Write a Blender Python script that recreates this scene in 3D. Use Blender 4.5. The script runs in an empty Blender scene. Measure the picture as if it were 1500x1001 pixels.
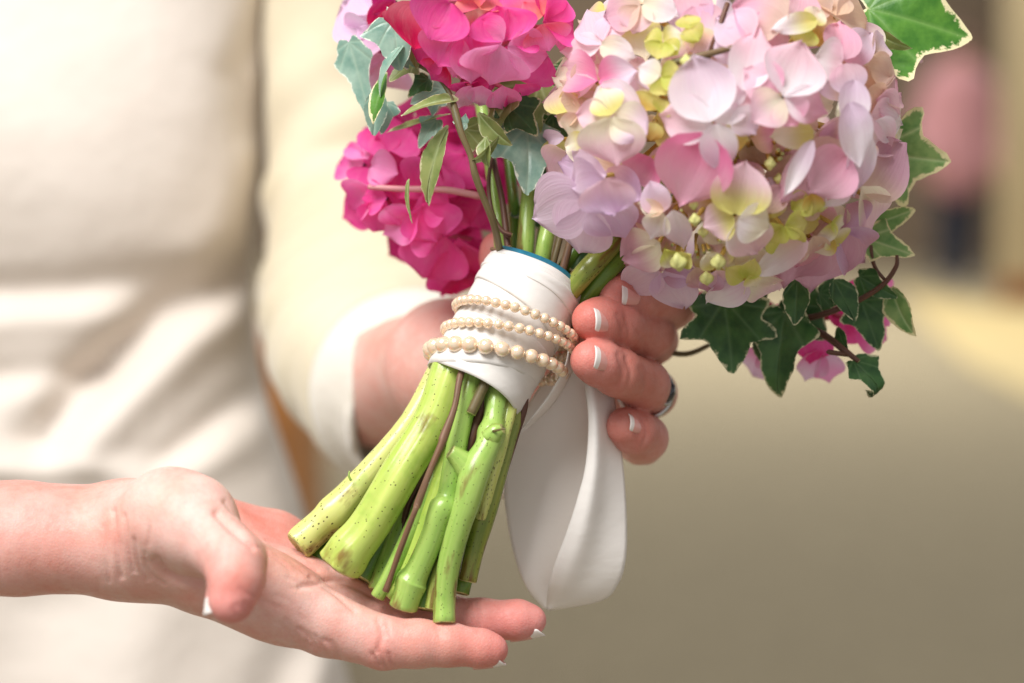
import bpy, math, random
import numpy as np
from mathutils import Vector
rnd = random.Random(7)
sc = bpy.context.scene
COL = sc.collection
# ------------------------------------------------------------------ camera
F_PX, D0, CAM_H, PITCH = 2917.0, 0.73, 1.30, math.radians(7.4)
camd = bpy.data.cameras.new('camera')
cam = bpy.data.objects.new('camera', camd)
COL.objects.link(cam)
cam.location = (0, 0, CAM_H)
cam.rotation_euler = (math.radians(90) - PITCH, 0, 0)
camd.sensor_width = 36.0
camd.lens = F_PX / 1500 * 36.0
camd.clip_start = 0.05
camd.clip_end = 100
camd.dof.use_dof = True
camd.dof.focus_distance = 0.716
camd.dof.aperture_fstop = 4.0
sc.camera = cam
# ------------------------------------------------------------------ light
world = bpy.data.worlds.new('World')
sc.world = world
world.use_nodes = True
bg = world.node_tree.nodes['Background']
bg.inputs['Color'].default_value = (1.0, 0.975, 0.96, 1)
bg.inputs['Strength'].default_value = 0.43


def area(name, loc, target, sx, sy, power, color):
    l = bpy.data.lights.new(name, 'AREA')
    l.shape = 'RECTANGLE'
    l.size, l.size_y = sx, sy
    l.energy = power
    l.color = color
    o = bpy.data.objects.new(name, l)
    COL.objects.link(o)
    o.location = loc
    o.rotation_euler = (Vector(target) - Vector(loc)).to_track_quat('-Z', 'Y').to_euler()
    return o


area('window_light', (-0.75, -0.25, 2.95), (0.0, 0.75, 1.2), 1.1, 1.1, 68, (1.0, 0.985, 0.97))
area('ceiling_light', (0.5, 10.5, 3.4), (0.5, 10.5, 0), 5.0, 3.0, 285, (1.0, 0.97, 0.92))
sc.view_settings.view_transform = 'Standard'
sc.view_settings.look = 'None'
sc.view_settings.gamma = 1
sc.view_settings.exposure = 0.12
sc.cycles.use_denoising = True
sc.cycles.max_bounces = 8
# ------------------------------------------------------------------ helpers
CA, SA = math.cos(PITCH), math.sin(PITCH)
RIGHT = np.array([1.0, 0, 0])
UP = np.array([0, SA, CA])
FWD = np.array([0, CA, -SA])
CAM = np.array([0, 0, CAM_H])


def P(px, py, z=0.0):
    """photo pixel + millimetres behind the plane of the handle -> world point"""
    d = D0 + z / 1000.0
    return CAM + FWD * d + RIGHT * ((px - 750) / F_PX * d) + UP * ((500.5 - py) / F_PX * d)


def G(px, py):
    D = FWD + RIGHT * ((px - 750) / F_PX) + UP * ((500.5 - py) / F_PX)
    return CAM + D * (-CAM_H / D[2])


def to_px(V):
    R = np.asarray(V) - CAM
    d = R @ FWD
    return np.stack([750 + F_PX * (R @ RIGHT) / d, 500.5 - F_PX * (R @ UP) / d, (d - D0) * 1000], -1)


def lin(r, g, b):
    f = lambda c: (c / 255 / 12.92) if c / 255 <= 0.04045 else ((c / 255 + 0.055) / 1.055) ** 2.4
    return (f(r), f(g), f(b))


def nrm(v):
    v = np.asarray(v, float)
    return v / max(1e-12, np.linalg.norm(v))


WLOC = {}


def link(name, me, parent=None, mats=(), loc=(0, 0, 0), smooth=True):
    for m in mats:
        me.materials.append(m)
    if smooth:
        me.polygons.foreach_set('use_smooth', [True] * len(me.polygons))
    o = bpy.data.objects.new(name, me)
    COL.objects.link(o)
    WLOC[o.name] = np.asarray(loc, float)
    if parent is not None:
        o.parent = parent
        o.location = np.asarray(loc) - WLOC[parent.name]
    else:
        o.location = loc
    return o


def mk(name, V, Fc, mat, parent=None, smooth=True, fmat=None, col=None, vec=None, origin=None):
    """one mesh object from world vertices"""
    V = np.asarray(V, float)
    c = V.mean(0) if origin is None else np.asarray(origin, float)
    me = bpy.data.meshes.new(name)
    me.from_pydata((V - c).tolist(), [], [list(map(int, f)) for f in Fc])
    if col is not None:
        a = me.color_attributes.new('Col', 'FLOAT_COLOR', 'POINT')
        c4 = np.ones((len(V), 4))
        c4[:, :3] = col
        a.data.foreach_set('color', c4.ravel())
    if vec is not None:
        a = me.attributes.new('suv', 'FLOAT_VECTOR', 'POINT')
        a.data.foreach_set('vector', np.asarray(vec, float).ravel())
    mats = mat if isinstance(mat, (list, tuple)) else [mat]
    o = link(name, me, parent, mats, c, smooth)
    if fmat is not None:
        me.polygons.foreach_set('material_index', list(map(int, fmat)))
    me.update()
    return o


def empty(name, loc):
    o = bpy.data.objects.new(name, None)
    o.empty_display_size = 0.02
    COL.objects.link(o)
    o.location = loc
    WLOC[o.name] = np.asarray(loc, float)
    return o


def tag(o, label=None, cat=None, group=None, kind=None):
    if label: o['label'] = label
    if cat: o['category'] = cat
    if group: o['group'] = group
    if kind: o['kind'] = kind
    return o


def grid_faces(nu, nv, wrap_u=False):
    f = []
    for j in range(nv - 1):
        for i in range(nu if wrap_u else nu - 1):
            a, b = j * nu + i, j * nu + (i + 1) % nu
            f.append((a, b, b + nu, a + nu))
    return f


def spline(pts, n):
    """Catmull-Rom through the rows of pts (any dimension)"""
    p = np.asarray(pts, float)
    if len(p) == 2:
        t = np.linspace(0, 1, n)[:, None]
        return p[0] * (1 - t) + p[1] * t
    q = np.vstack([2 * p[0] - p[1], p, 2 * p[-1] - p[-2]])
    m = len(p) - 1
    out = []
    for s in np.linspace(0, m, n):
        i = min(int(s), m - 1)
        t = s - i
        a, b, c, d = q[i:i + 4]
        out.append(0.5 * (2 * b + (c - a) * t + (2 * a - 5 * b + 4 * c - d) * t * t + (3 * b - a - 3 * c + d) * t ** 3))
    return np.array(out)


def tube_geo(path, rad, seg=12, rib=None, cap=True, seed=0):
    """path (n,3) world, rad (n,) metres -> V,F,vec,fm ; fm 1 on the end caps"""
    path = np.asarray(path, float)
    n = len(path)
    T = np.gradient(path, axis=0)
    T /= np.linalg.norm(T, axis=1)[:, None] + 1e-12
    up = FWD if abs(T[0] @ FWD) < 0.9 else UP
    V, vec = [], []
    L = np.concatenate([[0], np.cumsum(np.linalg.norm(np.diff(path, axis=0), axis=1))])
    U = nrm(np.cross(T[0], up))
    for i in range(n):
        U = nrm(U - T[i] * (U @ T[i]))
        W = np.cross(T[i], U)
        for k in range(seg):
            a = 2 * math.pi * k / seg
            r = rad[i] * (rib(a, i / (n - 1)) if rib else 1)
            V.append(path[i] + (U * math.cos(a) + W * math.sin(a)) * r)
            vec.append((L[i], a, seed))
    Fc = grid_faces(seg, n, True)
    fm = [0] * len(Fc)
    if cap:
        for end, i0 in ((0, 0), (1, (n - 1) * seg)):
            base = len(V)
            c = path[-1 if end else 0]
            dirn = T[-1] if end else -T[0]
            rr = rad[-1 if end else 0]
            for k in range(seg):
                V.append(c + (np.array(V[i0 + k]) - c) * 0.86 + dirn * rr * 0.10)
                vec.append((L[-1] if end else 0, 2 * math.pi * k / seg, seed))
            V.append(c - dirn * rr * 0.06)
            vec.append((L[-1] if end else 0, 0, seed))
            for k in range(seg):
                k2 = (k + 1) % seg
                q = (i0 + k, i0 + k2, base + k2, base + k)
                t = (base + k, base + k2, base + seg)
                if not end:
                    q, t = q[::-1], t[::-1]
                Fc += [q, t]
                fm += [1, 1]
    return np.array(V), Fc, vec, fm


# ------------------------------------------------------------------ node material helper
class NT:
    def __init__(s, name):
        s.m = bpy.data.materials.new(name)
        s.m.use_nodes = True
        s.t = s.m.node_tree
        s.b = s.t.nodes['Principled BSDF']
        s.out = s.t.nodes['Material Output']

    def n(s, typ, **kw):
        nd = s.t.nodes.new('ShaderNode' + typ)
        for k, v in kw.items():
            if k.startswith('_'):
                setattr(nd, k[1:], v)
            else:
                nd.inputs[k].default_value = v
        return nd

    def l(s, a, b):
        s.t.links.new(a, b)

    def attr(s, name):
        return s.n('Attribute', _attribute_name=name).outputs

    def mix(s, fac, a, b, blend='MIX'):
        nd = s.n('Mix', _data_type='RGBA', _blend_type=blend)
        for sock, v in ((nd.inputs[0], fac), (nd.inputs[6], a), (nd.inputs[7], b)):
            if hasattr(v, 'links') or isinstance(v, bpy.types.NodeSocket):
                s.l(v, sock)
            else:
                sock.default_value = v if isinstance(v, (int, float)) else (*v, 1)
        return nd.outputs[2]

    def ramp(s, fac, stops):
        nd = s.n('ValToRGB')
        e = nd.color_ramp.elements
        while len(e) < len(stops):
            e.new(0.5)
        for el, (p, c) in zip(e, stops):
            el.position = p
            el.color = (*c, 1) if isinstance(c, (tuple, list)) else (c, c, c, 1)
        s.l(fac, nd.inputs[0])
        return nd.outputs[0]

    def noise(s, scale, detail=3, vec=None, rough=0.55, out=0):
        nd = s.n('TexNoise', Scale=scale, Detail=detail, Roughness=rough)
        if vec is not None:
            s.l(vec, nd.inputs['Vector'])
        return nd.outputs[out]

    def vor(s, scale, vec=None, feature='F1', rnd_=1.0):
        nd = s.n('TexVoronoi', _feature=feature, Scale=scale)
        nd.inputs['Randomness'].default_value = rnd_
        if vec is not None:
            s.l(vec, nd.inputs['Vector'])
        return nd.outputs['Distance']

    def math(s, op, a, b=0.0, c=None):
        nd = s.n('Math', _operation=op)
        for sock, v in zip(nd.inputs, (a, b, c)):
            if v is None:
                continue
            if isinstance(v, bpy.types.NodeSocket):
                s.l(v, sock)
            else:
                sock.default_value = v
        return nd.outputs[0]

    def mapv(s, vec, scale):
        nd = s.n('Mapping')
        nd.inputs['Scale'].default_value = scale
        s.l(vec, nd.inputs['Vector'])
        return nd.outputs[0]

    def bump(s, h, strength=0.3, dist=0.001, prev=None):
        nd = s.n('Bump', Strength=strength, Distance=dist)
        s.l(h, nd.inputs['Height'])
        if prev is not None:
            s.l(prev, nd.inputs['Normal'])
        s.l(nd.outputs[0], s.b.inputs['Normal'])
        return nd.outputs[0]

    def set(s, **kw):
        for k, v in kw.items():
            k = k.replace('_', ' ')
            sock = s.b.inputs[k]
            if isinstance(v, bpy.types.NodeSocket):
                s.l(v, sock)
            else:
                sock.default_value = (*v, 1) if isinstance(v, (tuple, list)) and len(v) == 3 and sock.type == 'RGBA' else v
        return s

    def obj(s):
        return s.n('TexCoord').outputs['Object']


def simple(name, rgb, rough=0.6, nscale=None, namt=0.15, bump=None, **kw):
    t = NT(name)
    base = lin(*rgb)
    if nscale:
        v = t.noise(nscale, 4, t.obj())
        dark = tuple(c * (1 - namt * 2) for c in base)
        lite = tuple(min(1, c * (1 + namt)) for c in base)
        c = t.ramp(v, [(0.3, dark), (0.7, lite)])
        t.set(Base_Color=c)
        if bump:
            t.bump(t.noise(nscale * bump[0], 3, t.obj()), bump[1], bump[2])
    else:
        t.set(Base_Color=base)
    t.set(Roughness=rough, **kw)
    return t.m


# ---- skin: blotchy, vertex redness, pores
def skin_mat():
    t = NT('skin')
    o = t.obj()
    col = t.attr('Col')['Color']
    blot = t.noise(70, 4, o)
    c = t.mix(t.ramp(blot, [(0.38, 0.0), (0.68, 0.5)]), col, t.mix(1.0, col, lin(246, 190, 180), 'MULTIPLY'))
    c = t.mix(t.ramp(t.noise(28, 3, t.mapv(o, (1, 1.3, 1))), [(0.45, 0.0), (0.7, 0.4)]), c, t.mix(1.0, c, lin(236, 206, 180), 'MULTIPLY'))
    fine = t.noise(420, 3, o)
    c = t.mix(t.ramp(fine, [(0.45, 0.0), (0.75, 0.22)]), c, t.mix(1.0, c, lin(235, 190, 180), 'MULTIPLY'))
    t.set(Base_Color=c, Roughness=t.ramp(fine, [(0.3, 0.42), (0.7, 0.6)]), Subsurface_Weight=0.22, Subsurface_Scale=0.006,
          Subsurface_Radius=(1.0, 0.35, 0.2), Specular_IOR_Level=0.35)
    v1 = t.vor(900, t.mapv(o, (1, 1, 1)), 'DISTANCE_TO_EDGE')
    h = t.math('ADD', t.math('MULTIPLY', t.ramp(v1, [(0, 0), (0.25, 1)]), 0.25), t.math('MULTIPLY', t.noise(260, 4, t.mapv(o, (1.6, 1, 1))), 1.0))
    t.bump(h, 0.36, 0.0006)
    return t.m


def petal_mat():
    t = NT('petal')
    col = t.attr('Col')['Color']
    suv = t.attr('suv')['Vector']
    vn = t.noise(1.0, 3, t.mapv(suv, (1.2, 16, 5)))
    c = t.mix(t.ramp(vn, [(0.45, 0.0), (0.8, 0.28)]), col, t.mix(1.0, col, lin(238, 204, 226), 'MULTIPLY'))
    blot = t.noise(1.0, 3, t.mapv(suv, (3, 4, 9)))
    c = t.mix(t.ramp(blot, [(0.45, 0.0), (0.75, 0.35)]), c, t.mix(0.25, c, (1, 0.97, 0.93)))
    t.set(Base_Color=c, Roughness=0.62, Specular_IOR_Level=0.22)
    nb = t.bump(t.math('ADD', vn, t.noise(1.0, 2, t.mapv(suv, (2.5, 3, 3)))), 0.22, 0.0012)
    tr = t.n('BsdfTranslucent')
    t.l(c, tr.inputs['Color'])
    t.l(nb, tr.inputs['Normal'])
    mx = t.n('MixShader')
    mx.inputs[0].default_value = 0.48
    t.l(t.b.outputs[0], mx.inputs[1])
    t.l(tr.outputs[0], mx.inputs[2])
    t.l(mx.outputs[0], t.out.inputs['Surface'])
    return t.m


def leaf_mat(name, g1, g2, cream, edge=0.72, gloss=0.38, vein=(190, 205, 150)):
    """variegated ivy: suv = (u across, v along, rim 0..1)"""
    t = NT(name)
    suv = t.attr('suv')['Vector']
    sep = t.n('SeparateXYZ')
    t.l(suv, sep.inputs[0])
    u, v, rim = sep.outputs
    o = t.obj()
    g = t.mix(t.ramp(t.noise(130, 4, o), [(0.35, 0.0), (0.65, 1.0)]), lin(*g1), lin(*g2))
    # veins: rays from the base
    vd = None
    for ang in (0, 0.62, -0.62, 1.25, -1.25):
        ca, sa = math.cos(ang), math.sin(ang)
        d = t.math('ABSOLUTE', t.math('SUBTRACT', t.math('MULTIPLY', u, ca), t.math('MULTIPLY', v, sa)))
        along = t.math('ADD', t.math('MULTIPLY', u, sa), t.math('MULTIPLY', v, ca))
        d = t.math('ADD', d, t.math('MULTIPLY', t.math('LESS_THAN', along, 0.0), 1.0))
        vd = d if vd is None else t.math('MINIMUM', vd, d)
    vm = t.ramp(vd, [(0.0, 0.62), (0.018, 0.25), (0.04, 0.0)])
    g = t.mix(vm, g, lin(*vein))
    edge_n = t.math('ADD', rim, t.math('MULTIPLY', t.math('SUBTRACT', t.noise(230, 5, o, 0.7), 0.5), 0.6))
    c = t.mix(t.ramp(edge_n, [(edge, 0.0), (min(0.999, edge + 0.05), 1.0)]), g, lin(*cream))
    t.set(Base_Color=c, Roughness=gloss, Specular_IOR_Level=0.4)
    nb = t.bump(t.math('ADD', t.math('MULTIPLY', vm, -0.6), t.noise(160, 3, o)), 0.35, 0.0012)
    tr = t.n('BsdfTranslucent')
    t.l(c, tr.inputs['Color'])
    mx = t.n('MixShader')
    mx.inputs[0].default_value = 0.18
    t.l(t.b.outputs[0], mx.inputs[1])
    t.l(tr.outputs[0], mx.inputs[2])
    t.l(mx.outputs[0], t.out.inputs['Surface'])
    return t.m


def stem_mat(name, c1, c2, speck=0.5, scar=0.0, rough=0.23):
    t = NT(name)
    suv = t.attr('suv')['Vector']
    sep = t.n('SeparateXYZ')
    t.l(suv, sep.inputs[0])
    L, a, sd = sep.outputs
    cyl = t.n('CombineXYZ')
    t.l(t.math('MULTIPLY', t.math('COSINE', a), 0.006), cyl.inputs[0])
    t.l(t.math('MULTIPLY', t.math('SINE', a), 0.006), cyl.inputs[1])
    t.l(t.math('ADD', L, t.math('MULTIPLY', sd, 0.37)), cyl.inputs[2])
    v = cyl.outputs[0]
    streak = t.noise(1.0, 4, t.mapv(v, (260, 260, 26)))
    c = t.mix(t.ramp(streak, [(0.25, 0.0), (0.75, 1.0)]), lin(*c1), lin(*c2))
    patch = t.noise(95, 3, v)
    c = t.mix(t.ramp(patch, [(0.52, 0.0), (0.75, 0.45)]), c, t.mix(1.0, c, lin(150, 205, 120), 'MULTIPLY'))
    if speck:
        d = t.vor(640, t.mapv(v, (1, 1, 0.75)))
        lim = t.math('MULTIPLY', t.noise(130, 2, v), 0.30 * speck)
        m = t.math('LESS_THAN', d, lim)
        c = t.mix(t.math('MULTIPLY', m, 0.85), c, lin(70, 62, 30))
    if scar:
        s2 = t.noise(1.0, 4, t.mapv(v, (110, 110, 42)))
        c = t.mix(t.ramp(s2, [(0.66 - 0.1 * scar, 0.0), (0.74 - 0.08 * scar, 0.8)]), c, lin(118, 78, 46))
    t.set(Base_Color=c, Roughness=rough, Specular_IOR_Level=0.45, Subsurface_Weight=0.12, Subsurface_Scale=0.003, Subsurface_Radius=(0.5, 0.8, 0.2))
    t.bump(t.math('ADD', streak, t.math('MULTIPLY', t.noise(300, 3, v), 0.7)), 0.16, 0.0006)
    return t.m


def satin_mat(name, rgb, scale=1.0):
    t = NT(name)
    o = t.obj()
    w = t.noise(1.0, 2, t.mapv(o, (900, 900, 2600)))
    t.set(Base_Color=t.mix(t.ramp(t.noise(40, 3, o), [(0.4, 0.0), (0.7, 0.35)]), lin(*rgb), tuple(c * 0.93 for c in lin(*rgb))),
          Roughness=0.42, Specular_IOR_Level=0.45, Sheen_Weight=0.25, Sheen_Roughness=0.4, Anisotropic=0.4)
    nb_ = t.bump(w, 0.07, 0.0003)
    t.bump(t.noise(75, 3, t.mapv(o, (1, 1, 2.2))), 0.16, 0.002, nb_)
    tr = t.n('BsdfTranslucent')
    tr.inputs['Color'].default_value = (*lin(*rgb), 1)
    mx = t.n('MixShader')
    mx.inputs[0].default_value = 0.25
    t.l(t.b.outputs[0], mx.inputs[1])
    t.l(tr.outputs[0], mx.inputs[2])
    t.l(mx.outputs[0], t.out.inputs['Surface'])
    return t.m


def cloth_mat(name, rgb, rgb2, scale=900):
    t = NT(name)
    o = t.obj()
    c = t.mix(t.ramp(t.noise(7, 3, o), [(0.35, 0.0), (0.65, 1.0)]), lin(*rgb), lin(*rgb2))
    t.set(Base_Color=c, Roughness=0.62, Sheen_Weight=0.3, Sheen_Roughness=0.5, Specular_IOR_Level=0.3)
    nb = t.bump(t.noise(scale, 2, o), 0.15, 0.0006)
    t.bump(t.noise(28, 3, o), 0.35, 0.006, nb)
    return t.m


M = {}
M['skin'] = skin_mat()
M['nail'] = simple('nail', (230, 164, 154), 0.22, Coat_Weight=0.6, Coat_Roughness=0.1)
M['nail_white'] = simple('nail_white', (240, 232, 226), 0.22, Coat_Weight=0.5)
M['petal'] = petal_mat()
M['pearl'] = None
t = NT('pearl')
t.set(Base_Color=t.mix(t.ramp(t.noise(1.6, 2, t.obj()), [(0.35, 0.0), (0.65, 1.0)]), lin(250, 228, 198), lin(246, 216, 180)), Roughness=0.2, Metallic=0.3,
      Coat_Weight=1.0, Coat_Roughness=0.08, Coat_IOR=1.9, Subsurface_Weight=0.15, Subsurface_Scale=0.0015, Specular_IOR_Level=0.8)
M['pearl'] = t.m
M['satin'] = satin_mat('satin', (250, 246, 240))
M['satin_tail'] = satin_mat('satin_tail', (252, 248, 243))
M['tape'] = simple('floral_tape', (38, 112, 136), 0.35, 200, 0.2, (2, 0.4, 0.0006))
M['cut'] = simple('stem_cut', (188, 190, 120), 0.6, 500, 0.3, (1, 0.5, 0.001))
M['stem_bright'] = stem_mat('stem_bright', (164, 190, 76), (202, 214, 116), 0.9, 0.9)
M['stem_pale'] = stem_mat('stem_pale', (196, 206, 104), (222, 224, 146), 1.35, 0.6)
M['stem_green'] = stem_mat('stem_green', (136, 174, 76), (176, 202, 108), 0.9, 0.75)
M['stem_deep'] = stem_mat('stem_deep', (74, 112, 36), (120, 156, 60), 0.7, 0.5)
M['stem_brown'] = stem_mat('stem_brownish', (110, 128, 44), (160, 166, 80), 1.1, 1.0)
M['twig'] = stem_mat('twig', (92, 62, 46), (142, 108, 82), 0.3, 0.3, 0.55)
M['twig_dark'] = stem_mat('twig_dark', (70, 44, 34), (116, 76, 58), 0.3, 0.2, 0.5)
M['vine'] = stem_mat('vine', (86, 84, 46), (126, 104, 74), 0.4, 0.5, 0.5)
M['pedicel'] = stem_mat('pedicel', (196, 150, 70), (206, 186, 100), 0.0, 0.2, 0.5)
M['pedicel_pink'] = stem_mat('pedicel_pink', (150, 40, 80), (190, 90, 110), 0.0, 0.0, 0.5)
M['pedicel_rose'] = stem_mat('pedicel_rose', (206, 128, 142), (222, 160, 156), 0.0, 0.0, 0.5)
M['ivy_green'] = leaf_mat('ivy_green', (58, 112, 36), (92, 144, 52), (236, 226, 180), 0.885, 0.38, (120, 160, 84))
M['ivy_dark'] = leaf_mat('ivy_dark', (42, 80, 42), (74, 114, 60), (214, 214, 172), 0.94, 0.34, (96, 130, 84))
M['ivy_pale'] = leaf_mat('ivy_pale', (118, 158, 142), (160, 190, 172), (232, 240, 222), 0.955, 0.3, (168, 196, 174))
M['ivy_marble'] = leaf_mat('ivy_marble', (92, 136, 72), (142, 172, 104), (230, 222, 170), 0.87, 0.38, (190, 205, 150))
M['ivy_olive'] = leaf_mat('ivy_olive', (110, 128, 66), (150, 160, 96), (208, 204, 160), 0.955)
M['jacket'] = cloth_mat('ivory_cloth', (225, 215, 204), (216, 205, 193))
M['sleeve'] = cloth_mat('cream_cloth', (220, 209, 182), (210, 197, 167))
M['cuff'] = cloth_mat('cuff_cloth', (232, 226, 213), (225, 218, 204))
# ------------------------------------------------------------------ the hall behind
def quad_sheet(name, pts, mat, thick=0.004):
    b = [np.array(p, float) for p in pts]
    n = len(b)
    V = b + [p - np.array([0, 0, thick]) for p in b]
    Fc = [tuple(range(n)), tuple(range(2 * n - 1, n - 1, -1))] + [(i, i + n, (i + 1) % n + n, (i + 1) % n) for i in range(n)]
    return mk(name, V, Fc, mat, smooth=False)


def box(name, x0, x1, y0, y1, z0, z1, mat, parent=None):
    V = [(x, y, z) for z in (z0, z1) for y in (y0, y1) for x in (x0, x1)]
    Fc = [(0, 2, 3, 1), (4, 5, 7, 6), (0, 1, 5, 4), (2, 6, 7, 3), (0, 4, 6, 2), (1, 3, 7, 5)]
    return mk(name, V, Fc, mat, parent, smooth=False)


M['carpet'] = simple('carpet', (170, 157, 128), 0.95, 14, 0.05, (40, 0.6, 0.01))
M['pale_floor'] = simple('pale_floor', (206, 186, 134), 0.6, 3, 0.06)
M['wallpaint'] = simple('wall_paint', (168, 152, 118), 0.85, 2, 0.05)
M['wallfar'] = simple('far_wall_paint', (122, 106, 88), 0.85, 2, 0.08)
M['wood'] = simple('wood', (150, 92, 44), 0.5, 6, 0.2)
M['wood2'] = simple('sideboard_wood', (196, 132, 72), 0.45, 9, 0.2)
tag(quad_sheet('floor', [(-6, -1, 0), (6, -1, 0), (6, 16, 0), (-6, 16, 0)], M['carpet'], 0.05), kind='structure')
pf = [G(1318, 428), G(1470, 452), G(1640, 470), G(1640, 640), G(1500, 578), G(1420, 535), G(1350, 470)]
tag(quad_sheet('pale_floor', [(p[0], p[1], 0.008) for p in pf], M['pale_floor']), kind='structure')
wx = G(1466, 446)
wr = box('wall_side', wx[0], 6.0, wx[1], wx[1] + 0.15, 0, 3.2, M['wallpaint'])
tag(wr, kind='structure')
box('skirting_board', wx[0] - 0.012, 6.0, wx[1] - 0.02, wx[1] - 0.002, 0.01, 0.15, M['wood'], wr)
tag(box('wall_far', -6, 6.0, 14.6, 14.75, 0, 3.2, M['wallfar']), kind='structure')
# low sideboard standing behind the woman, seen through the gap under her arm
sb = empty('sideboard', (-0.75, 4.0, 0))
tag(sb, 'low brown wooden sideboard glimpsed between the ivory dress and sleeve', 'sideboard')
xr = -0.40
box('cabinet', -1.45, xr, 3.8, 4.2, 0.08, 0.76, M['wood2'], sb)
box('top', -1.48, xr + 0.02, 3.78, 4.22, 0.762, 0.80, M['wood2'], sb)
for k in range(3):
    x0 = -1.44 + k * 0.35
    d = box('door', x0, x0 + 0.335, 3.782, 3.798, 0.10, 0.74, M['wood2'], sb)
    box('handle', x0 + 0.29, x0 + 0.305, 3.765, 3.781, 0.40, 0.52, M['wood'], d)
for x in (-1.42, xr - 0.06):
    for y in (3.83, 4.13):
        box('leg', x, x + 0.04, y, y + 0.04, 0, 0.079, M['wood'], sb)


# ------------------------------------------------------------------ implicit surfaces
def surface_nets(Fv, org, h):
    s = Fv < 0
    nx, ny, nz = Fv.shape
    cnt = np.zeros((nx - 1, ny - 1, nz - 1), np.int8)
    for dx in (0, 1):
        for dy in (0, 1):
            for dz in (0, 1):
                cnt += s[dx:nx - 1 + dx, dy:ny - 1 + dy, dz:nz - 1 + dz]
    act = (cnt > 0) & (cnt < 8)
    I = np.argwhere(act)
    idx = -np.ones(act.shape, np.int64)
    idx[tuple(I.T)] = np.arange(len(I))
    acc = np.zeros((len(I), 3))
    num = np.zeros(len(I))
    cs = [(0, 0, 0), (1, 0, 0), (0, 1, 0), (1, 1, 0), (0, 0, 1), (1, 0, 1), (0, 1, 1), (1, 1, 1)]
    val = [Fv[I[:, 0] + c[0], I[:, 1] + c[1], I[:, 2] + c[2]] for c in cs]
    for a in range(8):
        for b in range(a + 1, 8):
            if sum(abs(cs[a][k] - cs[b][k]) for k in range(3)) != 1:
                continue
            m = (val[a] < 0) != (val[b] < 0)
            t = np.where(m, val[a] / np.where(m, val[a] - val[b], 1), 0)
            acc += np.where(m[:, None], np.array(cs[a]) + t[:, None] * (np.array(cs[b]) - np.array(cs[a])), 0)
            num += m
    V = (I + acc / num[:, None]) * h + org
    faces = []
    for ax in range(3):
        o1, o2 = [(1, 2), (2, 0), (0, 1)][ax]
        sl0 = [slice(None)] * 3; sl1 = [slice(None)] * 3
        sl0[ax] = slice(0, -1); sl1[ax] = slice(1, None)
        d = s[tuple(sl0)].astype(np.int8) - s[tuple(sl1)].astype(np.int8)
        E = np.argwhere(d != 0)
        E = E[(E[:, o1] > 0) & (E[:, o2] > 0) & (E[:, o1] < Fv.shape[o1] - 1) & (E[:, o2] < Fv.shape[o2] - 1)]
        sg = d[tuple(E.T)]
        e1 = np.zeros(3, int); e1[o1] = 1
        e2 = np.zeros(3, int); e2[o2] = 1
        q = np.stack([idx[tuple((E - e1 - e2).T)], idx[tuple((E - e2).T)], idx[tuple(E.T)], idx[tuple((E - e1).T)]], 1)
        q[sg < 0] = q[sg < 0][:, ::-1]
        faces.append(q)
    Fc = np.vstack(faces)
    return V, Fc[(Fc >= 0).all(1)]


def smin(a, b, k):
    hh = np.clip(0.5 + 0.5 * (b - a) / k, 0, 1)
    return b * (1 - hh) + a * hh - k * hh * (1 - hh)


def cone(X, a, b, ra, rb, flat=None):
    a, b = np.asarray(a, np.float32), np.asarray(b, np.float32)
    ab = b - a
    pa = [X[i] - a[i] for i in range(3)]
    t = np.clip((pa[0] * ab[0] + pa[1] * ab[1] + pa[2] * ab[2]) / max(1e-9, float(ab @ ab)), 0, 1)
    q = [pa[i] - t * ab[i] for i in range(3)]
    if flat is not None:                       # squeeze: (direction, factor)
        n, f = np.asarray(nrm(flat[0]), np.float32), flat[1]
        dn = q[0] * n[0] + q[1] * n[1] + q[2] * n[2]
        q = [q[i] + dn * n[i] * (1 / f - 1) for i in range(3)]
    return np.sqrt(q[0] ** 2 + q[1] ** 2 + q[2] ** 2) - (ra + t * (rb - ra))


def loc(px, py, z):
    d = D0 * 1000 + z
    return np.array([(px - 750) / F_PX * d, (500.5 - py) / F_PX * d, z])


def from_loc(V):
    V = np.asarray(V) / 1000.0
    return CAM + FWD * (D0 + V[:, 2:3]) + RIGHT * V[:, 0:1] + UP * V[:, 1:2]


def chain(X, pts, k=3.0):
    """pts: (px,py,z,r)"""
    f = None
    for a, b in zip(pts[:-1], pts[1:]):
        g = cone(X, loc(*a[:3]), loc(*b[:3]), a[3], b[3])
        f = g if f is None else smin(f, g, k)
    return f


def build_field(palm, fingers, h, lo, hi, kp=9.0, kf=6.0):
    ax = [np.arange(lo[i], hi[i], h, dtype=np.float32) for i in range(3)]
    X = np.meshgrid(*ax, indexing='ij')
    f = None
    for item in palm:
        g = chain(X, item) if not callable(item) else item(X)
        f = g if f is None else smin(f, g, kp)
    tot = f
    for fg in fingers:
        tot = smin(tot, smin(f, chain(X, fg, 2.5), kf), 0.8)
    return surface_nets(tot, np.array(lo, float), h)


def relax(V, Fc, it=3, lam=0.5):
    E = np.unique(np.sort(np.vstack([Fc[:, [0, 1]], Fc[:, [1, 2]], Fc[:, [2, 3]], Fc[:, [3, 0]]]), 1), axis=0)
    n = len(V)
    deg = np.bincount(E.ravel(), minlength=n)[:, None]
    for _ in range(it):
        s = np.stack([np.bincount(E[:, 0], V[E[:, 1], k], n) + np.bincount(E[:, 1], V[E[:, 0], k], n) for k in range(3)], 1)
        V = V + lam * (s / np.maximum(deg, 1) - V)
    return V


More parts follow.
